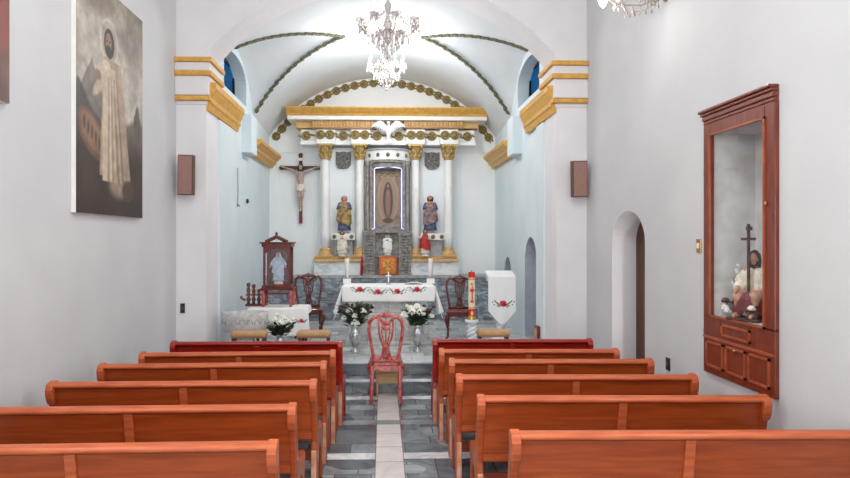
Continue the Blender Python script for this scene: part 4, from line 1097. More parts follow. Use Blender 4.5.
for j in range(nv+1):
    for i in range(nu+1):
        u = float(us[j, i]); v = 1-float(vs[j, i])
        Ledge = S1+(L_-S1)*(1-abs(u)**1.3)
        tot = top+Ledge; d = v*tot
        if d < top: yy_ = .17-d*.3/top*1.0; zz = H_+.056-(d/top)*.08
        else:
            yy_ = -.137-.012*math.sin(u*7+1)*(d-top)-.02*(d-top); zz = H_-.026-(d-top)
        vv.append((u*w/2*(1.0 if d > top else 1.0), yy_, zz))
zr_ = at(502, 303.5, y).z-PH
Zs = np.array([p[2] for p in vv]).reshape(nv+1, nu+1); Ys = np.array([p[1] for p in vv]).reshape(nv+1, nu+1)
Zs2 = np.where(Ys < -.13, Zs, 9)
c = rose_pat(c, X_, Zs2, .02, zr_, 1.35)
c = np.clip(c, 0, 255)/255; c = ((c+.055)/1.055)**2.4; rg = np.ones((nv+1, nu+1, 4)); rg[..., :3] = c
o = MB(); o.v = vv; o.f = [(j*(nu+1)+i, j*(nu+1)+i+1, (j+1)*(nu+1)+i+1, (j+1)*(nu+1)+i) for j in range(nv) for i in range(nu)]; o.mi = [0]*len(o.f); o.sm = [True]*len(o.f)
lc = o.build('lectern_cloth', M['embw'], None, (x, y+.12, PH), paint=rg.reshape(-1, 4), solid=.005, fix=False)
tag(lc, 'white pointed cloth with one red rose hanging over the lectern', 'cloth')

# ------------------------------------------------------------------ baptismal font
y = 8.74; a, b_ = at(218.5, 320, y), at(266, 320, y); x = (a.x+b_.x)/2; rw = (b_.x-a.x)/2-.01; ztp = at(240, 313.5, y-.2).z; zbt = at(240, 332, y-.2).z
x += .04
t = thing('baptismal_font', 'grey carved oval stone font at the left edge of the sanctuary', 'font', (x, y, PH)); zt_ = ztp-PH; zb_ = zbt-PH
o = MB().lathe([(rw*.86, zb_-.02), (rw*.93, zb_+.01), (rw*.98, zb_+.08), (rw, zt_-.05), (rw, zt_), (rw-.05, zt_), (rw-.08, zt_-.06), (rw*.6, zt_-.14), (.001, zt_-.16)], (0,0,0), 40, sy=.66, caps=False)
o.lathe([(.001, zb_-.02), (rw*.86, zb_-.02)], (0,0,0), 40, sy=.66, caps=False)
bw = o.build('bowl', M['font'], t)
o = MB()
for k in range(9):
    a0 = PI+PI*(k+.5)/9
    P = [(rw*.97*math.cos(a0+.13*math.sin(q)), rw*.66*.97*math.sin(a0+.13*math.sin(q))-.002, (zt_+zb_)/2-.03+.07*math.cos(q)) for q in [i*PI/6-PI/2 for i in range(7)]]
    o.tube(P, .008, 6)
o.build('carved_arc', M['greyL'], bw)
MB().lathe([(.17, 0), (.17, .04), (.12, .07), (.1, .14), (.12, zb_-.06), (.2, zb_-.01)], (0,0,0), 28, sy=.8).build('pedestal', M['font'], t)

# ------------------------------------------------------------------ side table, cloth and glass shrine
y = 9.3; a, b_ = at(249, 308, y), at(306, 308, y); x = (a.x+b_.x)/2; w = b_.x-a.x; ztab = at(280, 308, y).z-PH; dp = .46
t = thing('side_table', 'small wooden table under a white embroidered cloth left of the altar', 'table', (x, y+dp/2, PH))
MB().b2((-w/2+.01, -dp/2+.01, ztab-.03), (w/2-.01, dp/2-.01, ztab-.006)).build('tabletop', M['mahog'], t)
for sx in (-1, 1):
    for sy in (-1, 1): MB().b2((sx*(w/2-.03), sy*(dp/2-.03), 0), (sx*(w/2-.07), sy*(dp/2-.07), ztab-.03)).build('leg', M['mahog'], t)
nu, nv = 90, 60; fd = .42; us, vs = np.meshgrid(np.linspace(0, 1, nu+1), np.linspace(0, 1, nv+1)); sd = .1
S_ = (us-.5)*(w+2*sd); T_ = (1-vs)*(dp+fd); vv = []
for j in range(nv+1):
    for i in range(nu+1):
        s = float(S_[j, i]); tt = float(T_[j, i]); over = max(0, abs(s)-w/2); f = max(0, tt-dp); sg = 1 if s > 0 else -1
        x_ = max(-w/2, min(w/2, s)); y_ = dp/2-min(tt, dp); z_ = ztab
        if f > 0: z_ -= f; y_ -= .012+.015*math.sin(s*16)*f/fd
        if over > 0: z_ -= over*.9; x_ += sg*(.01+.25*over); 
        if over > 0 and f > 0: z_ += over*.6
        x_ += sg*f*.06*(abs(s)/(w/2))
        vv.append((x_, y_, z_))
c = linen(S_, T_); p = at(301, 321, y); c = rose_pat(c, S_, -T_, p.x-x, -(dp+(ztab+PH-p.z)), .8)
c = np.clip(c, 0, 255)/255; c = ((c+.055)/1.055)**2.4; rg = np.ones((nv+1, nu+1, 4)); rg[..., :3] = c
o = MB(); o.v = vv; o.f = [(j*(nu+1)+i, j*(nu+1)+i+1, (j+1)*(nu+1)+i+1, (j+1)*(nu+1)+i) for j in range(nv) for i in range(nu)]; o.mi = [0]*len(o.f); o.sm = [True]*len(o.f)
tag(o.build('tablecloth', M['embw'], None, (x, y+dp/2, PH+.002), paint=rg.reshape(-1, 4), solid=.005, fix=False), 'white cloth with a small red flower draped over the side table', 'cloth')
TT = PH+ztab+.008
ys = 9.36
xa, xb = at(263, 240, ys).x, at(290, 240, ys).x; xs = (xa+xb)/2; w = xb-xa; dp2 = .34
st_ = thing('shrine_stand', 'small red-legged wooden stand on the side table carrying the glass shrine', 'stand', (xs, ys+dp2/2, TT)); hs = at(276, 288, ys).z-TT
sw_ = w+.08
MB().b2((-sw_/2, -dp2/2, hs-.035), (sw_/2, dp2/2, hs)).build('top', M['mahog'], st_, bevel=.006)
for sx in (-1, 1):
    for sy in (-1, 1): MB().lathe([(.024, 0), (.02, .03), (.03, .06), (.022, .1), (.03, hs-.1), (.026, hs-.035)], (sx*(sw_/2-.035), sy*(dp2/2-.035), 0), 12).build('leg', M['chair'], st_)
MB().b2((-sw_/2+.04, -dp2/2+.02, hs-.1), (sw_/2-.04, -dp2/2+.035, hs-.07)).build('rail', M['mahog'], st_)
gs = thing('glass_shrine', 'reddish wooden glass-fronted shrine box holding a pale blue statue', 'shrine', (xs, ys+dp2/2, TT+hs)); gh = at(276, 247, ys).z-(TT+hs)
ft = at(276, 238, ys).z-(TT+hs)
MB().b2((-w/2-.02, -dp2/2-.01, 0), (w/2+.02, dp2/2, .04)).build('base', M['mahog'], gs, bevel=.006)
MB().b2((-w/2, dp2/2-.02, .04), (w/2, dp2/2, gh)).build('back', M['mahog'], gs)
for sx in (-1, 1):
    for sy in (-1, 1): MB().b2((sx*w/2, sy*(dp2/2-.0), .04), (sx*(w/2-.035), sy*(dp2/2-.035), gh)).build('corner_post', M['mahog'], gs, bevel=.004)
MB().b2((-w/2-.02, -dp2/2-.02, gh), (w/2+.02, dp2/2, gh+.05)).b2((-w/2-.045, -dp2/2-.045, gh+.05), (w/2+.045, dp2/2, gh+.075)).build('cornice', M['mahog'], gs, bevel=.006)
MB().prism([(-w/2+.035, gh), (-w/2+.035, gh-.12)]+[(-(w/2-.035)*math.cos(PI*k/12), gh-.12+.09*math.sin(PI*k/12)) for k in range(1, 12)]+[(w/2-.035, gh-.12), (w/2-.035, gh)], 'y', -dp2/2, -dp2/2+.015).build('arched_rail', M['mahog'], gs)
o = MB()
for k in range(9):
    u = -1+k*.25; o.ball((u*w*.36, -dp2/2+.0, gh+.085+.07*(1-abs(u))), (.032, .014, .03), 8, 6)
o.ball((0, -dp2/2, gh+.19), (.022, .014, .04), 8, 6).tube([(-.17, -dp2/2, gh+.08), (-.08, -dp2/2, gh+.13), (0, -dp2/2, gh+.15), (.08, -dp2/2, gh+.13), (.17, -dp2/2, gh+.08)], .012, 6)
o.build('carved_crest', M['mahog'], gs)
MB().b2((-w/2+.035, -dp2/2+.016, .04), (w/2-.035, -dp2/2+.02, gh-.0)).build('glass_pane', M['glass'], gs)
saint('small statue in pale blue robe and white veil inside the glass shrine', (xs, ys+dp2/2-.0, TT+hs+.041), .45, M['palerobe'], M['palerobe'], M['hair'], 'open', 1, beard=False, veil=M['white'], name='veiled_statue')
# turned-baluster rack at the left of the shrine
bx = at(251, 306, 9.4).x
t = thing('turned_candle_rack', 'dark red turned wooden candle rack at the left end of the side table', 'rack', (bx-.06+.05, 9.55, TT))
zz = at(251, 283, 9.5).z-TT
MB().b2((-.1, -.06, 0), (.2, .06, .03)).build('base', M['mahog'], t, bevel=.005)
for k, xx in enumerate((-.06, .02, .1)):
    h = zz*(1, .94, .72)[k]
    MB().lathe([(.03, .03), (.02, .06), (.034, .1), (.018, .14), (.03, h*.7), (.016, h*.8), (.034, h*.92), (.02, h)], (xx, 0, 0), 14).build('turned_post', M['mahog'], t)
MB().tube([(-.1, -.02, .09), (-.15, -.03, .11), (-.17, -.03, .15)], [.02, .016, .022], 10).build('scroll_arm', M['woodD'], t)
MB().b2((-.1, -.015, zz*.45), (.2, .015, zz*.5)).build('rail', M['mahog'], t)
# ================================================================== ON THE NAVE WALLS
# left paintings
def figpaint(u, v):
    n = noise2(u, v*1.6, 9)*.5+noise2(u+.3, v*1.5, 23)*.3+noise2(u, v, 55)*.12
    c = np.ones(u.shape+(3,))*np.array([176., 172, 164])+(n*34)[..., None]
    c = blend(c, np.clip((v-.86)/.14, 0, 1)*.75, (128, 116, 98)); c = blend(c, ell(u, v, .86, .82, .3, .12, .7)*.7, (140, 132, 120))
    c = blend(c, ell(u, v, .2, .93, .28, .07, .8)*.5, (112, 98, 80))
    mt = np.clip(((.66-.95*np.abs(u-.2)+.02*noise2(u, v, 30))-v)/.01, 0, 1); c = blend(c, mt*.9, (112, 106, 102))
    mt = np.clip(((.56-.5*np.abs(u-.02)+.02*noise2(u, v, 40))-v)/.02, 0, 1); c = blend(c, mt*.85, (66, 60, 60))
    mt = np.clip(((.44+.12*(u-.6)+.02*noise2(u, v, 30))-v)/.03, 0, 1)*(u > .5); c = blend(c, mt*.8, (84, 72, 62))
    lo = np.clip((.36-v+.03*noise2(u, v, 14))/.1, 0, 1); c = blend(c, lo*.92, (64, 46, 38)); c = c*(1+.14*noise2(u, v, 36))[..., None]
    for (a, b_) in ((.9, .5), (.87, .46), (.93, .45), (.9, .4)): c = blend(c, ell(u, v, a, b_, .035, .05, .3), (92, 84, 66))
    c = blend(c, ell(u, v, .2, .335, .2, .085, .12, -.35), (122, 84, 62)); c = blend(c, ell(u, v, .2, .34, .165, .062, .2, -.35), (150, 108, 80))
    for a in (-.1, -.05, 0, .05, .1): c = blend(c, ell(u, v, .2+a, .34-a*.35, .012, .03, .4), (92, 58, 44))
    u = u+.06
    # figure
    c = blend(c, ell(u, v, .5, .775, .13, .098, .08), (214, 204, 184)); c = blend(c, ell(u, v, .5, .775, .118, .088, .1), (176, 166, 150))
    def trap(v0, v1, c0, c1, w0, w1, s=.012):
        t = np.clip((v-v0)/(v1-v0), 0, 1); return np.clip((w0+(w1-w0)*t-np.abs(u-(c0+(c1-c0)*t)))/s+.5, 0, 1)*(v > v0)*(v < v1)
    c = blend(c, trap(.17, .70, .60, .55, .24, .13), (176, 154, 130)); c = blend(c, trap(.15, .66, .52, .50, .12, .09), (204, 186, 160))
    c = blend(c, ell(u, v, .66, .15, .16, .07, .5)*.8, (170, 150, 128))
    for (x, w, col) in ((.47, .012, (146,122,100)), (.54, .012, (142,118,98)), (.62, .016, (132,108,88)), (.70, .014, (122,100,82)), (.66, .008, (206,190,166)), (.505, .008, (222,206,180))):
        c = blend(c, trap(.15, .62, x+.02, (x+.52)/2, w, w*.5, .02)*.8, col)
    c = blend(c, ell(u, v, .36, .56, .1, .03, .3, .5), (196, 176, 150)); c = blend(c, ell(u, v, .34, .6, .045, .022, .3), (150, 112, 86))
    c = blend(c, ell(u, v, .46, .665, .055, .02, .3), (220, 204, 180))
    c = blend(c, ell(u, v, .5, .765, .075, .066, .12), (52, 38, 32)); c = blend(c, ell(u, v, .49, .765, .046, .046, .2), (150, 112, 88)); c = blend(c, ell(u, v, .49, .73, .04, .026, .3), (50, 36, 30))
    for a in (-.018, .018): c = blend(c, ell(u, v, .485+a, .772, .009, .005, .3), (40, 28, 24))
    c = blend(c, ell(u, v, .8, .12, .1, .05, .3), (84, 68, 54))
    g = c.mean(axis=2, keepdims=True); c = (c*.72+g*.28)*np.array([.93, .90, .87]); c = c*(1+.10*noise2(u, v*1.6, 60)+.08*noise2(u, v*1.6, 130))[..., None]
    return c
def wall_painting(label, x, y0, y1, z0, z1, fn, nu, nv, name='wall_painting'):
    t = thing(name, label, 'painting', (x, (y0+y1)/2, z0), PI/2)      # local -y faces +x (into the nave)
    w, h = y1-y0, z1-z0
    # rotz 90: local x -> world y, local -y -> world +x
    o, cc = canvas(w, h, nu, nv, fn); o.build('canvas', M['paint'], t, loc=(0, -.045, 0), paint=cc)
    MB().b2((-w/2, -.043, 0), (w/2, -.002, h)).build('stretcher', M['white'], t)
    return t
a = onx(76, 210, XL+.045); b_ = onx(142.5, 220, XL+.045)
wall_painting('tall brown painting of a standing robed man with a halo on the left wall', XL, a.y, b_.y, (a.z+b_.z)/2, onx(142.5, 21.5, XL+.045).z, figpaint, 120, 190)
a = onx(9.5, 104, XL+.045)
def oldpaint(u, v):
    c = np.ones(u.shape+(3,))*np.array([96., 72, 66]); c = c*(1+.3*noise2(u, v, 14)+.15*noise2(u, v, 40))[..., None]
    c = blend(c, ell(u, v, .8, .3, .3, .12, .4)*.6, (150, 70, 58)); c = blend(c, ell(u, v, .9, .5, .2, .1, .4)*.5, (60, 60, 66)); return c
wall_painting('dark painting cut by the upper left corner of the photo', XL, a.y-1.3, a.y, a.z, a.z+1.9, oldpaint, 80, 110)

# display cabinet on the right wall
t = thing('display_cabinet', 'tall reddish wooden glass-fronted display cabinet set into the right wall', 'cabinet', (XR, (CY0+CY1)/2, cz0), PI/2*-1)
# rotz -90: local x -> world -y, local -y -> world -x (into the nave)
cw = CY1-CY0; ch = cz1-cz0; X0 = -(cw/2); X1 = cw/2
def Lx(y): return -(y-(CY0+CY1)/2)
gx0, gx1 = sorted((Lx(vy0), Lx(vy1))); gz0, gz1 = vz0-cz0, vz1-cz0
dpt = .035
MB().b2((X0, -dpt, gz0-.02), (gx0, -.001, ch-.12)).build('left_stile', M['cab'], t, bevel=.005)
MB().b2((gx1, -dpt, gz0-.02), (X1, -.001, ch-.12)).build('right_stile', M['cab'], t, bevel=.005)
MB().b2((gx0, -dpt, gz1), (gx1, -.001, ch-.12)).build('top_rail', M['cab'], t, bevel=.005)
lp = MB().b2((X0, -dpt, 0), (X1, -.001, gz0)).build('lower_panel', M['cab'], t, bevel=.005)
def rectmold(x0, x1, z0, z1, w=.018, y=-dpt):
    o = MB()
    o.b2((x0, y-.012, z0), (x1, y, z0+w)).b2((x0, y-.012, z1-w), (x1, y, z1)).b2((x0, y-.012, z0), (x0+w, y, z1)).b2((x1-w, y-.012, z0), (x1, y, z1)); return o
zA = gz0
rectmold(-.2, .2, zA*.70, zA*.90).build('panel_molding', M['cabL'], lp)
for (x0, x1) in ((X0+.05, -.17), (-.14, .14), (.17, X1-.05)): rectmold(x0, x1, zA*.12, zA*.56).build('panel_molding', M['cabL'], lp)
MB().b2((X0+.01, -dpt-.01, zA*.60), (X1-.01, -dpt, zA*.64)).build('cross_molding', M['cabL'], lp)
MB().ball((0, -dpt-.014, zA*.52), (.012, .012, .012), 8, 6).build('lock', M['brass'], lp)
rectmold(gx0-.012, gx1+.012, gz0-.012, gz1+.012, .016).build('glass_bead', M['cabL'], t)
MB().b2((gx0, -.03, gz0), (gx1, -.026, gz1)).build('glass_pane', M['glass'], t)
cr_ = MB()
for k, (d, z0, z1) in enumerate(((.04, -.12, -.09), (.05, -.09, -.05), (.064, -.05, -.025), (.08, -.025, .0))): cr_.b2((X0-(d-.045)*.6, -d, ch+z0), (X1-.0, -.001, ch+z1))
cr_.build('crown_molding', M['cab'], t, bevel=.008)
for z in (.35, gz1-.3): MB().tube([(X0-.004, -dpt+.01, z-.03), (X0-.004, -dpt+.01, z+.03)], .008, 8).build('hinge', M['brass'], t)
MB().ball((gx1+.03, -dpt-.01, gz0+.9), (.008, .01, .018), 8, 6).build('keyhole', M['brass'], t)
# niche lining
il = MB().b2((gx0-.02, .36, gz0-.025), (gx1+.02, .37, gz1+.02)).b2((gx0-.025, .0, gz0-.025), (gx1+.025, .37, gz0-.005)).b2((gx0-.025, .0, gz0-.02), (gx0-.015, .37, gz1+.02)).b2((gx1+.015, .0, gz0-.02), (gx1+.025, .37, gz1+.02)).b2((gx0-.025, .0, gz1+.01), (gx1+.025, .37, gz1+.025))
il.build('lining', mat('cabinet_lining', (206, 206, 206), .8), t)
# seated figure with a cross inside
zf = vz0+.0
fx = XR+.20
def s_at(px, X): return onx(px, 300, X).y
yc = s_at(757, XR+.2); ycr = s_at(745, XR+.15)
fig = thing('seated_statue', 'statue of a bearded seated man in cream and maroon robes behind the cabinet glass', 'statue', (fx, yc, zf), -PI/2+.55)
zh = onx(757, 259, fx).z-zf
s = .50
hc = (0, -.05, zh); tilt = (.28, 0, .2)
o = MB(); head(o, hc, s, tilt)
zsh = zh-.15*s-.02
o.tube([(0, -.02, zsh+0.0128), (0, 0, zsh-0.0256), (0, .01, zsh-0.1152), (0, .01, zsh-0.1920)], [.035, .085, .078, .09], 14)
el = [(-.15, -.03, zsh-0.1280), (.15, -.03, zsh-0.1280)]; wr = [(-.1, -.17, zsh-0.1408), (.09, -.17, zsh-0.1600)]
for k in range(2):
    a = -1 if k == 0 else 1
    capsule(o, (a*.1, .0, zsh-0.0192), el[k], .036, .03); capsule(o, el[k], wr[k], .028, .02); hand(o, wr[k], (-a*.35, -.8, -.25), .62)
    hip = (a*.05, 0, zsh-0.2112); kn = (a*.085, -.2, zsh-0.1984); an = (a*.075, -.19, .07)
    capsule(o, hip, kn, .058, .045); capsule(o, kn, an, .042, .026); capsule(o, (a*.075, -.2, .045), (a*.08, -.28, .035), .026, .02)
fuse(o.build('body', M['skin'], fig), .006); eyes('eyes', hc, s, tilt, fig)
o = MB(); hairpiece(o, hc, s, tilt, .2); o.build('hair', M['hair'], fig)
o = MB(); robe(o, [(zsh-0.2176, .125, .1, 0, 0, .8), (zsh-0.1280, .105, .09, 0, 0, .6), (zsh-0.0320, .125, .085, 0, 0, .4), (zsh+0.0064, .1, .07, 0, 0, .2), (zsh+0.0256, .045, .045, 0, -.01, 0)])
for k in range(2): a = -1 if k == 0 else 1; o.tube([(a*.1, 0, zsh-0.0192), (a*.135, -.02, zsh-0.0768), el[k], Vector(el[k]).lerp(Vector(wr[k]), .7)], [.05, .052, .055, .05], 12)
o.build('tunic', M['cream'], fig)
o = MB(); robe(o, [(.05, .16, .12, 0, -.14, 1), (zsh-0.2688, .15, .14, 0, -.11, 1), (zsh-0.2112, .15, .15, 0, -.08, .7), (zsh-0.1664, .135, .13, 0, -.05, .4)], 11, .05); o.build('skirt', M['maroon'], fig)
MB().b2((-.13, -.06, .0), (.13, .12, zsh-.24)).b2((-.15, -.30, 0), (.15, .12, .02)).build('seat_block', M['crosswood'], fig, bevel=.006)
ycr = s_at(748.5, XR+.10); cz_t = onx(748, 224, XR+.10).z-zf; ca = onx(748, 239, XR+.10).z-zf
for c_ in fig.children: c_.scale = (.82, .82, 1)
t = thing('wooden_cross', 'slim dark wooden cross leaning beside the seated statue behind the glass', 'cross', (XR+.10, ycr, zf), -PI/2)
ln = .05
o = MB().box((0, 0, cz_t/2+.001), (.018, .02, cz_t)); o.box((0, -.001, ca), (.18, .018, .022)); o.build('beams', M['crosswood'], t, bevel=.003)
MB().b2((-.035, -.002, cz_t-.05), (.035, .012, cz_t-.02)).build('title_plate', M['crosswood'], t)
t = thing('dried_flower_garland', 'mixed white and dark flowers heaped at the feet of the seated statue', 'flowers', (XR+.1, yc+.05, zf))
random.seed(5)
o = MB()
for k in range(40):
    p = Vector((random.uniform(-.06, .06), random.uniform(-.24, .20), .02+random.random()*.07)); o.m(0); d = Vector((random.uniform(-1,1), random.uniform(-1,1), 1)).normalized()*.04; e = d.cross(Vector((1,0,0))).normalized()*.01
    o.add([p, p+d*.5+e, p+d, p+d*.5-e], [(0,1,2,3)])
f_ = o.build('foliage', M['leaf'], t, fix=False); f_['kind'] = 'stuff'
for k in range(22):
    y_ = -.22+.42*k/21; o = MB(); blossom(o, (random.uniform(-.07, .02), y_, .04+random.random()*.09), random.uniform(.022, .036), k)
    o.build('blossom', [M['petal'], M['petalR'], M['mauve']][k % 3], t)
# tall white dried stems at the left of the cross
t = thing('white_flower_stem', 'tall spray of small white flowers left of the cross behind the glass', 'flowers', (XR+.16, s_at(737, XR+.15), zf))
for k in range(8):
    dy = random.uniform(-.08, .08); h = .18+.25*random.random(); o = MB().tube([(0, 0, 0), (0, dy*.5, h*.6), (random.uniform(-.03, .03), dy, h)], .003, 5)
    for q in range(4): o.ball((random.uniform(-.02, .02), dy*(.6+.1*q)+random.uniform(-.015, .015), h*(.7+.1*q)), .013, 6, 5)
    o.build('sprig', M['petal'], t)

# speakers on the piers
def speaker(px0, px1, py0, py1, lab, rz):
    y = YA-.16; a, b_ = at(px0, py1, y), at(px1, py0, y); w, h = (b_.x-a.x), (b_.z-a.z)
    t = thing('wall_speaker', lab, 'speaker', ((a.x+b_.x)/2, y, a.z), rz); t.rotation_euler = (.06, -rz*.25, rz)
    MB().b2((-w/2, 0, 0), (w/2, .07, h)).build('cabinet', M['boxedge'], t, bevel=.006)
    MB().b2((-w/2+.012, -.01, .012), (w/2-.012, 0, h-.012)).build('grille', M['brownbox'], t, bevel=.004)
    MB().b2((-.02, .07, h*.4), (.02, .165, h*.6)).build('bracket', M['black'], t)
speaker(176.5, 193, 155, 195, 'brown wall speaker on the left pier of the arch', -.18)
speaker(572.5, 588.5, 161, 197, 'brown wall speaker on the right pier of the arch', .18)
# small wall fittings
def plate(name, label, cat, loc, rz, w, h, mt, part, pm):
    t = thing(name, label, cat, loc, rz)
    MB().b2((-w/2, -.012, 0), (w/2, 0, h)).build('plate', mt, t, bevel=.003); MB().b2((-w*.25, -.018, h*.3), (w*.25, -.012, h*.7)).build(part, pm, t, bevel=.002)
p = onx(699.5, 252.5, XR); plate('light_switch', 'small brass-coloured light switch left of the display cabinet', 'switch', (XR-.0, p.y, p.z), -PI/2, .075, .12, M['brass'], 'rocker', M['white'])
p = onx(668.5, 370, XR); plate('wall_outlet', 'black wall outlet right of the doorway, low on the right wall', 'outlet', (XR, p.y, p.z), -PI/2, .075, .12, M['black'], 'socket', M['boxedge'])
p = at(180.5, 313, YA); plate('wall_socket', 'small dark wall socket low on the left pier', 'socket', (p.x+.03, YA, p.z), 0, .06, .13, M['black'], 'socket_face', M['boxedge'])
p = onx(543, 338, CW) ; t = thing('donation_box', 'small dark wooden box with pale edge low on the right sanctuary wall', 'box', (CW-.06, p.y if p.y > 9.1 else 9.2, PH+.0), -PI/2)
hb = at(543, 326, p.y).z-PH
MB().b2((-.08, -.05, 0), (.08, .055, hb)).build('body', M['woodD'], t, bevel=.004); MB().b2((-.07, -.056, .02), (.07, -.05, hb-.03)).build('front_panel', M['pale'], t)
p0 = onx(237, 168, -CW); t = thing('hanging_cord', 'thin cord with a small hook hanging on the left sanctuary wall', 'cord', (-CW+.012, p0.y, onx(237, 206, -CW).z))
hcd = p0.z-t.location.z
MB().tube([(0, 0, 0), (.003, .01, hcd*.5), (0, 0, hcd)], .006, 6).build('cord', M['brownbox'], t)
MB().tube([(0, -.05, .02), (0, 0, -.01), (0, .09, .03), (0, .14, .0)], .007, 6).build('hook_bar', M['brownbox'], t)
p = onx(246.5, 201, -CW); t = thing('wall_hook', 'small black round hook on the left sanctuary wall', 'knob', (-CW, p.y, p.z)); MB().ball((.02, 0, 0), (.025, .04, .04), 12, 8).build('ball', M['black'], t); MB().b2((0, -.012, -.012), (.012, .012, .012)).build('pin', M['black'], t)

# ================================================================== CHANDELIERS
def crystal_string(o, a, b, n, sag, r):
    a, b = Vector(a), Vector(b)
    for k in range(n+1):
        t = k/n; p = a.lerp(b, t); p.z -= sag*4*t*(1-t); o.ball(p, (r, r, r*1.3), 6, 4)
def drop(o, p, l, r):
    p = Vector(p); o.ball(p, (r*.6, r*.6, r*.6), 6, 4); o.lathe([(.001, -l), (r, -l*.62), (r*.5, -l*.2), (.001, -.0)], p, 6, caps=False)
def chandelier(label, loc, R, n, tail, ztop, lit=True, group=None, rz=0):
    t = thing('crystal_chandelier', label, 'chandelier', loc, rz)     # origin: centre at arm level
    o = MB().lathe([(.008, -.20), (.03, -.17), (.045, -.12), (.03, -.07), (.02, -.02), (.05, .03), (.06, .07), (.03, .12), (.018, .2), (.035, .25), (.045, .29), (.018, .34), (.01, .42)], (0,0,0), 16)
    o.build('stem', M['crystal'], t)
    MB().tube([(0,0,.42), (0,0,ztop-loc[2])], .006, 6).build('hanging_rod', M['clearmetal'], t)
    MB().lathe([(.06, ztop-loc[2]-.05), (.075, ztop-loc[2]-.01), (.075, ztop-loc[2])], (0,0,0), 16).build('ceiling_cup', M['clearmetal'], t)
    for k in range(n):
        a = 2*PI*k/n+.3; c, s_ = math.cos(a), math.sin(a)
        arm = MB().tube([(c*q*R, s_*q*R, z) for q, z in ((.08, .0), (.3, -.07), (.6, -.085), (.85, -.03), (1.0, .05))], .008, 8).build('arm', M['clearmetal'], t)
        MB().lathe([(.012, .04), (.05, .065), (.06, .08), (.05, .08), (.012, .06)], (c*R, s_*R, 0), 14, caps=False).build('drip_pan', M['crystal'], arm)
        MB().lathe([(.012, .07), (.012, .14)], (c*R, s_*R, 0), 10).build('candle_sleeve', M['white'], arm)
        MB().lathe([(.006, .14), (.02, .165), (.022, .185), (.014, .215), (.002, .25)] if lit else [(.005, .14), (.012, .16), (.013, .18), (.002, .22)], (c*R, s_*R, 0), 10).build('bulb', M['bulb'], arm)
        o = MB(); crystal_string(o, (0, 0, .28), (c*R*.95, s_*R*.95, .08), 12, .06, .010); 
        a2 = a+2*PI/n; crystal_string(o, (c*R, s_*R, .06), (math.cos(a2)*R, math.sin(a2)*R, .06), 8, .06, .010)
        for q in range(4): b = a+q*PI/2; drop(o, (c*R+.05*math.cos(b), s_*R+.05*math.sin(b), .06), .075, .014)
        for q in (.35, .55, .75): drop(o, (c*R*q, s_*R*q, -.09), .08, .014)
        k_ = o.build('crystal_strand', M['crystal'], arm); k_['kind'] = 'stuff'
    for ring, (rr, zz, m_) in enumerate(((.13, -.04, 10), (.2, -.1, 14), (.14, -.17, 10), (.08, -.23, 7))):
        o = MB().tube([(rr*R/.37*math.cos(2*PI*q/24), rr*R/.37*math.sin(2*PI*q/24), zz) for q in range(25)], .004, 5)
        for q in range(m_): drop(o, (rr*R/.37*math.cos(2*PI*q/m_), rr*R/.37*math.sin(2*PI*q/m_), zz), .085, .016)
        k_ = o.build('crystal_ring', M['crystal'], t); k_['kind'] = 'stuff'
    if tail: MB().ball((0,0,-.34), .03, 12, 8).tube([(0,0,-.2), (0,0,-.31)], .004, 6).build('bottom_ball', M['crystal'], t)
    return t
Y1 = 7.6; p = at(388, 29, Y1)
chandelier('larger crystal chandelier hanging high in front of the arch', tuple(p), .36, 8, True, ZC)
Y2 = 10.55; p2 = at(386.5, 70, Y2)
chandelier('smaller brightly lit crystal chandelier hanging under the sanctuary vault', tuple(p2), .30, 8, True, zv(p2.x, Y2)-.002, rz=.2)
# wall sconce at the upper right
ps = at(603, 5, 6.0)
t = thing('wall_sconce', 'crystal wall lamp with a bright bulb at the top edge, upper right', 'lamp', (XR, 6.0, ps.z+.1))
MB().lathe([(.06, 0), (.06, .02), (.02, .04)], (0,0,0), 16).build('wall_plate', M['clearmetal'], t)
t.children[0].rotation_euler = (0, -PI/2, 0)
xo = ps.x-XR
for k, (dx, dy) in enumerate(((xo, 0), (xo*.62, -.25), (xo*.62, .25))):
    arm = MB().tube([(-.02, 0, 0), (dx*.4, dy*.4, -.1), (dx*.8, dy*.8, -.1), (dx, dy, 0)], .008, 8).build('arm', M['clearmetal'], t)
    MB().lathe([(.012, 0), (.05, .02), (.055, .04)], (dx, dy, 0), 14, caps=False).build('drip_pan', M['crystal'], arm)
    MB().lathe([(.003, -.13), (.03, -.1), (.045, -.06), (.048, -.02), (.03, .0)] if k == 0 else [(.01, .04), (.02, .08), (.016, .12), (.002, .15)], (dx, dy, -.0), 14).build('bulb', M['bulb'], arm)
    o = MB()
    for q in range(5): b = q*PI*2/5; drop(o, (dx*.75+.05*math.cos(b), dy*.75+.05*math.sin(b), -.08), .07, .013)
    for q in range(4): drop(o, (dx*(.3+.12*q), dy*(.3+.12*q), -.1), .06, .012)
    k_ = o.build('crystal_drops', M['crystal'], arm); k_['kind'] = 'stuff'

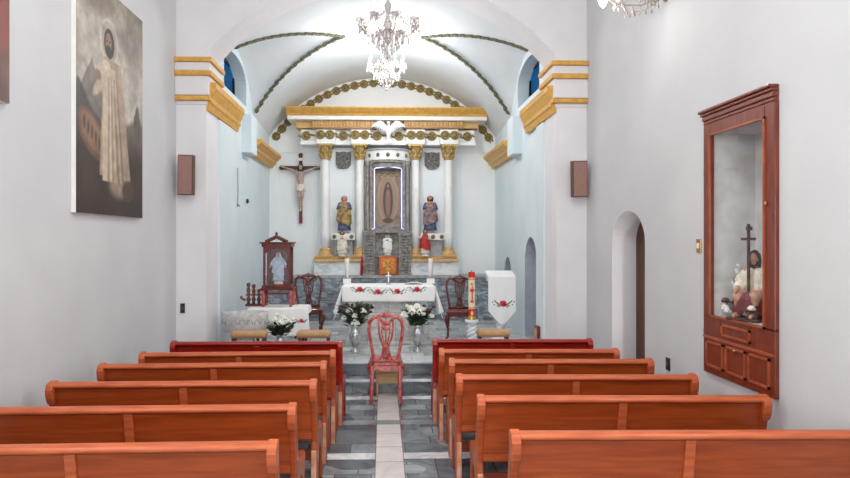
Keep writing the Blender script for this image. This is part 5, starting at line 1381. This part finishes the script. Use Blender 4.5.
# ================================================================== LIGHT
w = bpy.data.worlds.new('world'); sc.world = w; w.use_nodes = True
bg = w.node_tree.nodes['Background']; sky = w.node_tree.nodes.new('ShaderNodeTexSky'); sky.sky_type = 'HOSEK_WILKIE'
sky.sun_direction = (.2, -.5, .8); sky.turbidity = 3
w.node_tree.links.new(sky.outputs[0], bg.inputs[0]); bg.inputs[1].default_value = 1.0
def area(name, loc, rot, sx, sy, p, col=(1,1,1)):
    l = bpy.data.lights.new(name, 'AREA'); l.shape = 'RECTANGLE'; l.size = sx; l.size_y = sy; l.energy = p; l.color = col
    o = bpy.data.objects.new(name, l); COL.objects.link(o); o.location = loc; o.rotation_euler = rot; return o
def point(name, loc, p, col=(1,1,1), r=.1):
    l = bpy.data.lights.new(name, 'POINT'); l.energy = p; l.color = col; l.shadow_soft_size = r
    o = bpy.data.objects.new(name, l); COL.objects.link(o); o.location = loc; return o
PW = 1.0
area('door_daylight', (0, Y0-.05, 1.9), (PI/2, 0, 0), 2.2, 3.2, 215*PW, (1, .985, .96))  # fill panel added at the unseen back doorway
for y_ in (.75, 2.75): area('window_daylight', (XR+.12, y_, 3.9), (0, PI/2, 0), 1.9, 1.0, 60*PW, (1, .99, .97))  # fill panels added at the unseen right windows
for y_ in (-2.0, .75, 2.7): area('window_daylight', (XL-.1, y_, 3.9), (0, -PI/2, 0), 1.9, 1.0, 60*PW, (1, .99, .97))  # fill panels added at the unseen left windows
for sx in (): area('lunette_daylight', (sx*(CW+.26), (WY0+WY1)/2, (WZ0+WZ1)/2), (0, sx*PI/2, 0), .7, .85, 22*PW, (.85, .93, 1))
R1 = .36
for k in range(4): a = 2*PI*k/4+.5; point('chandelier_glow', (p.x+.58*math.cos(a), Y1+.58*math.sin(a), p.z-.12), 8*PW, (1, .98, .96), .2)  # soft fill added around the fitting, off its bulbs, to brighten the sanctuary
for k in range(4): a = 2*PI*k/4+.5; point('chandelier_glow', (p2.x+.45*math.cos(a), Y2+.45*math.sin(a), p2.z-.05), 27*PW, (.97, .985, 1), .1)
point('sconce_glow', (ps.x+.05, 6.0, ps.z-.14), 6*PW, (1, .97, .93), .06)
l_ = area('side_door_daylight', (XR+.75, DY0+.15, 1.3), (0, PI/2, .5), 1.6, .5, 30*PW, (1, .98, .96))  # fill panel added outside the side door to brighten its reveal
# unseen ceiling lamps added to brighten the nave
for k, y_ in enumerate((0.6, 3.6)):
    t = thing('ceiling_lamp', ('round white ceiling lamp near the entrance', 'round white ceiling lamp over the middle pews')[k], 'lamp', (0, y_, ZC-.001))
    MB().lathe([(.01, -.1), (.2, -.09), (.26, -.04), (.27, 0)], (0,0,0), 24).build('shade', M['bulb'], t)
    area('ceiling_lamp_light', (0, y_, ZC-.12), (0, 0, 0), .5, .5, 60*PW, (1, .99, .97))
sc.view_settings.view_transform = 'Standard'; sc.view_settings.look = 'None'; sc.view_settings.gamma = 1; sc.view_settings.use_curve_mapping = False
sc.view_settings.exposure = 0.18
sc.cycles.max_bounces = 10; sc.cycles.diffuse_bounces = 6; sc.cycles.transparent_max_bounces = 12
sc.cycles.sample_clamp_indirect = 6; sc.cycles.use_denoising = True; sc.cycles.caustics_reflective = False; sc.cycles.caustics_refractive = False
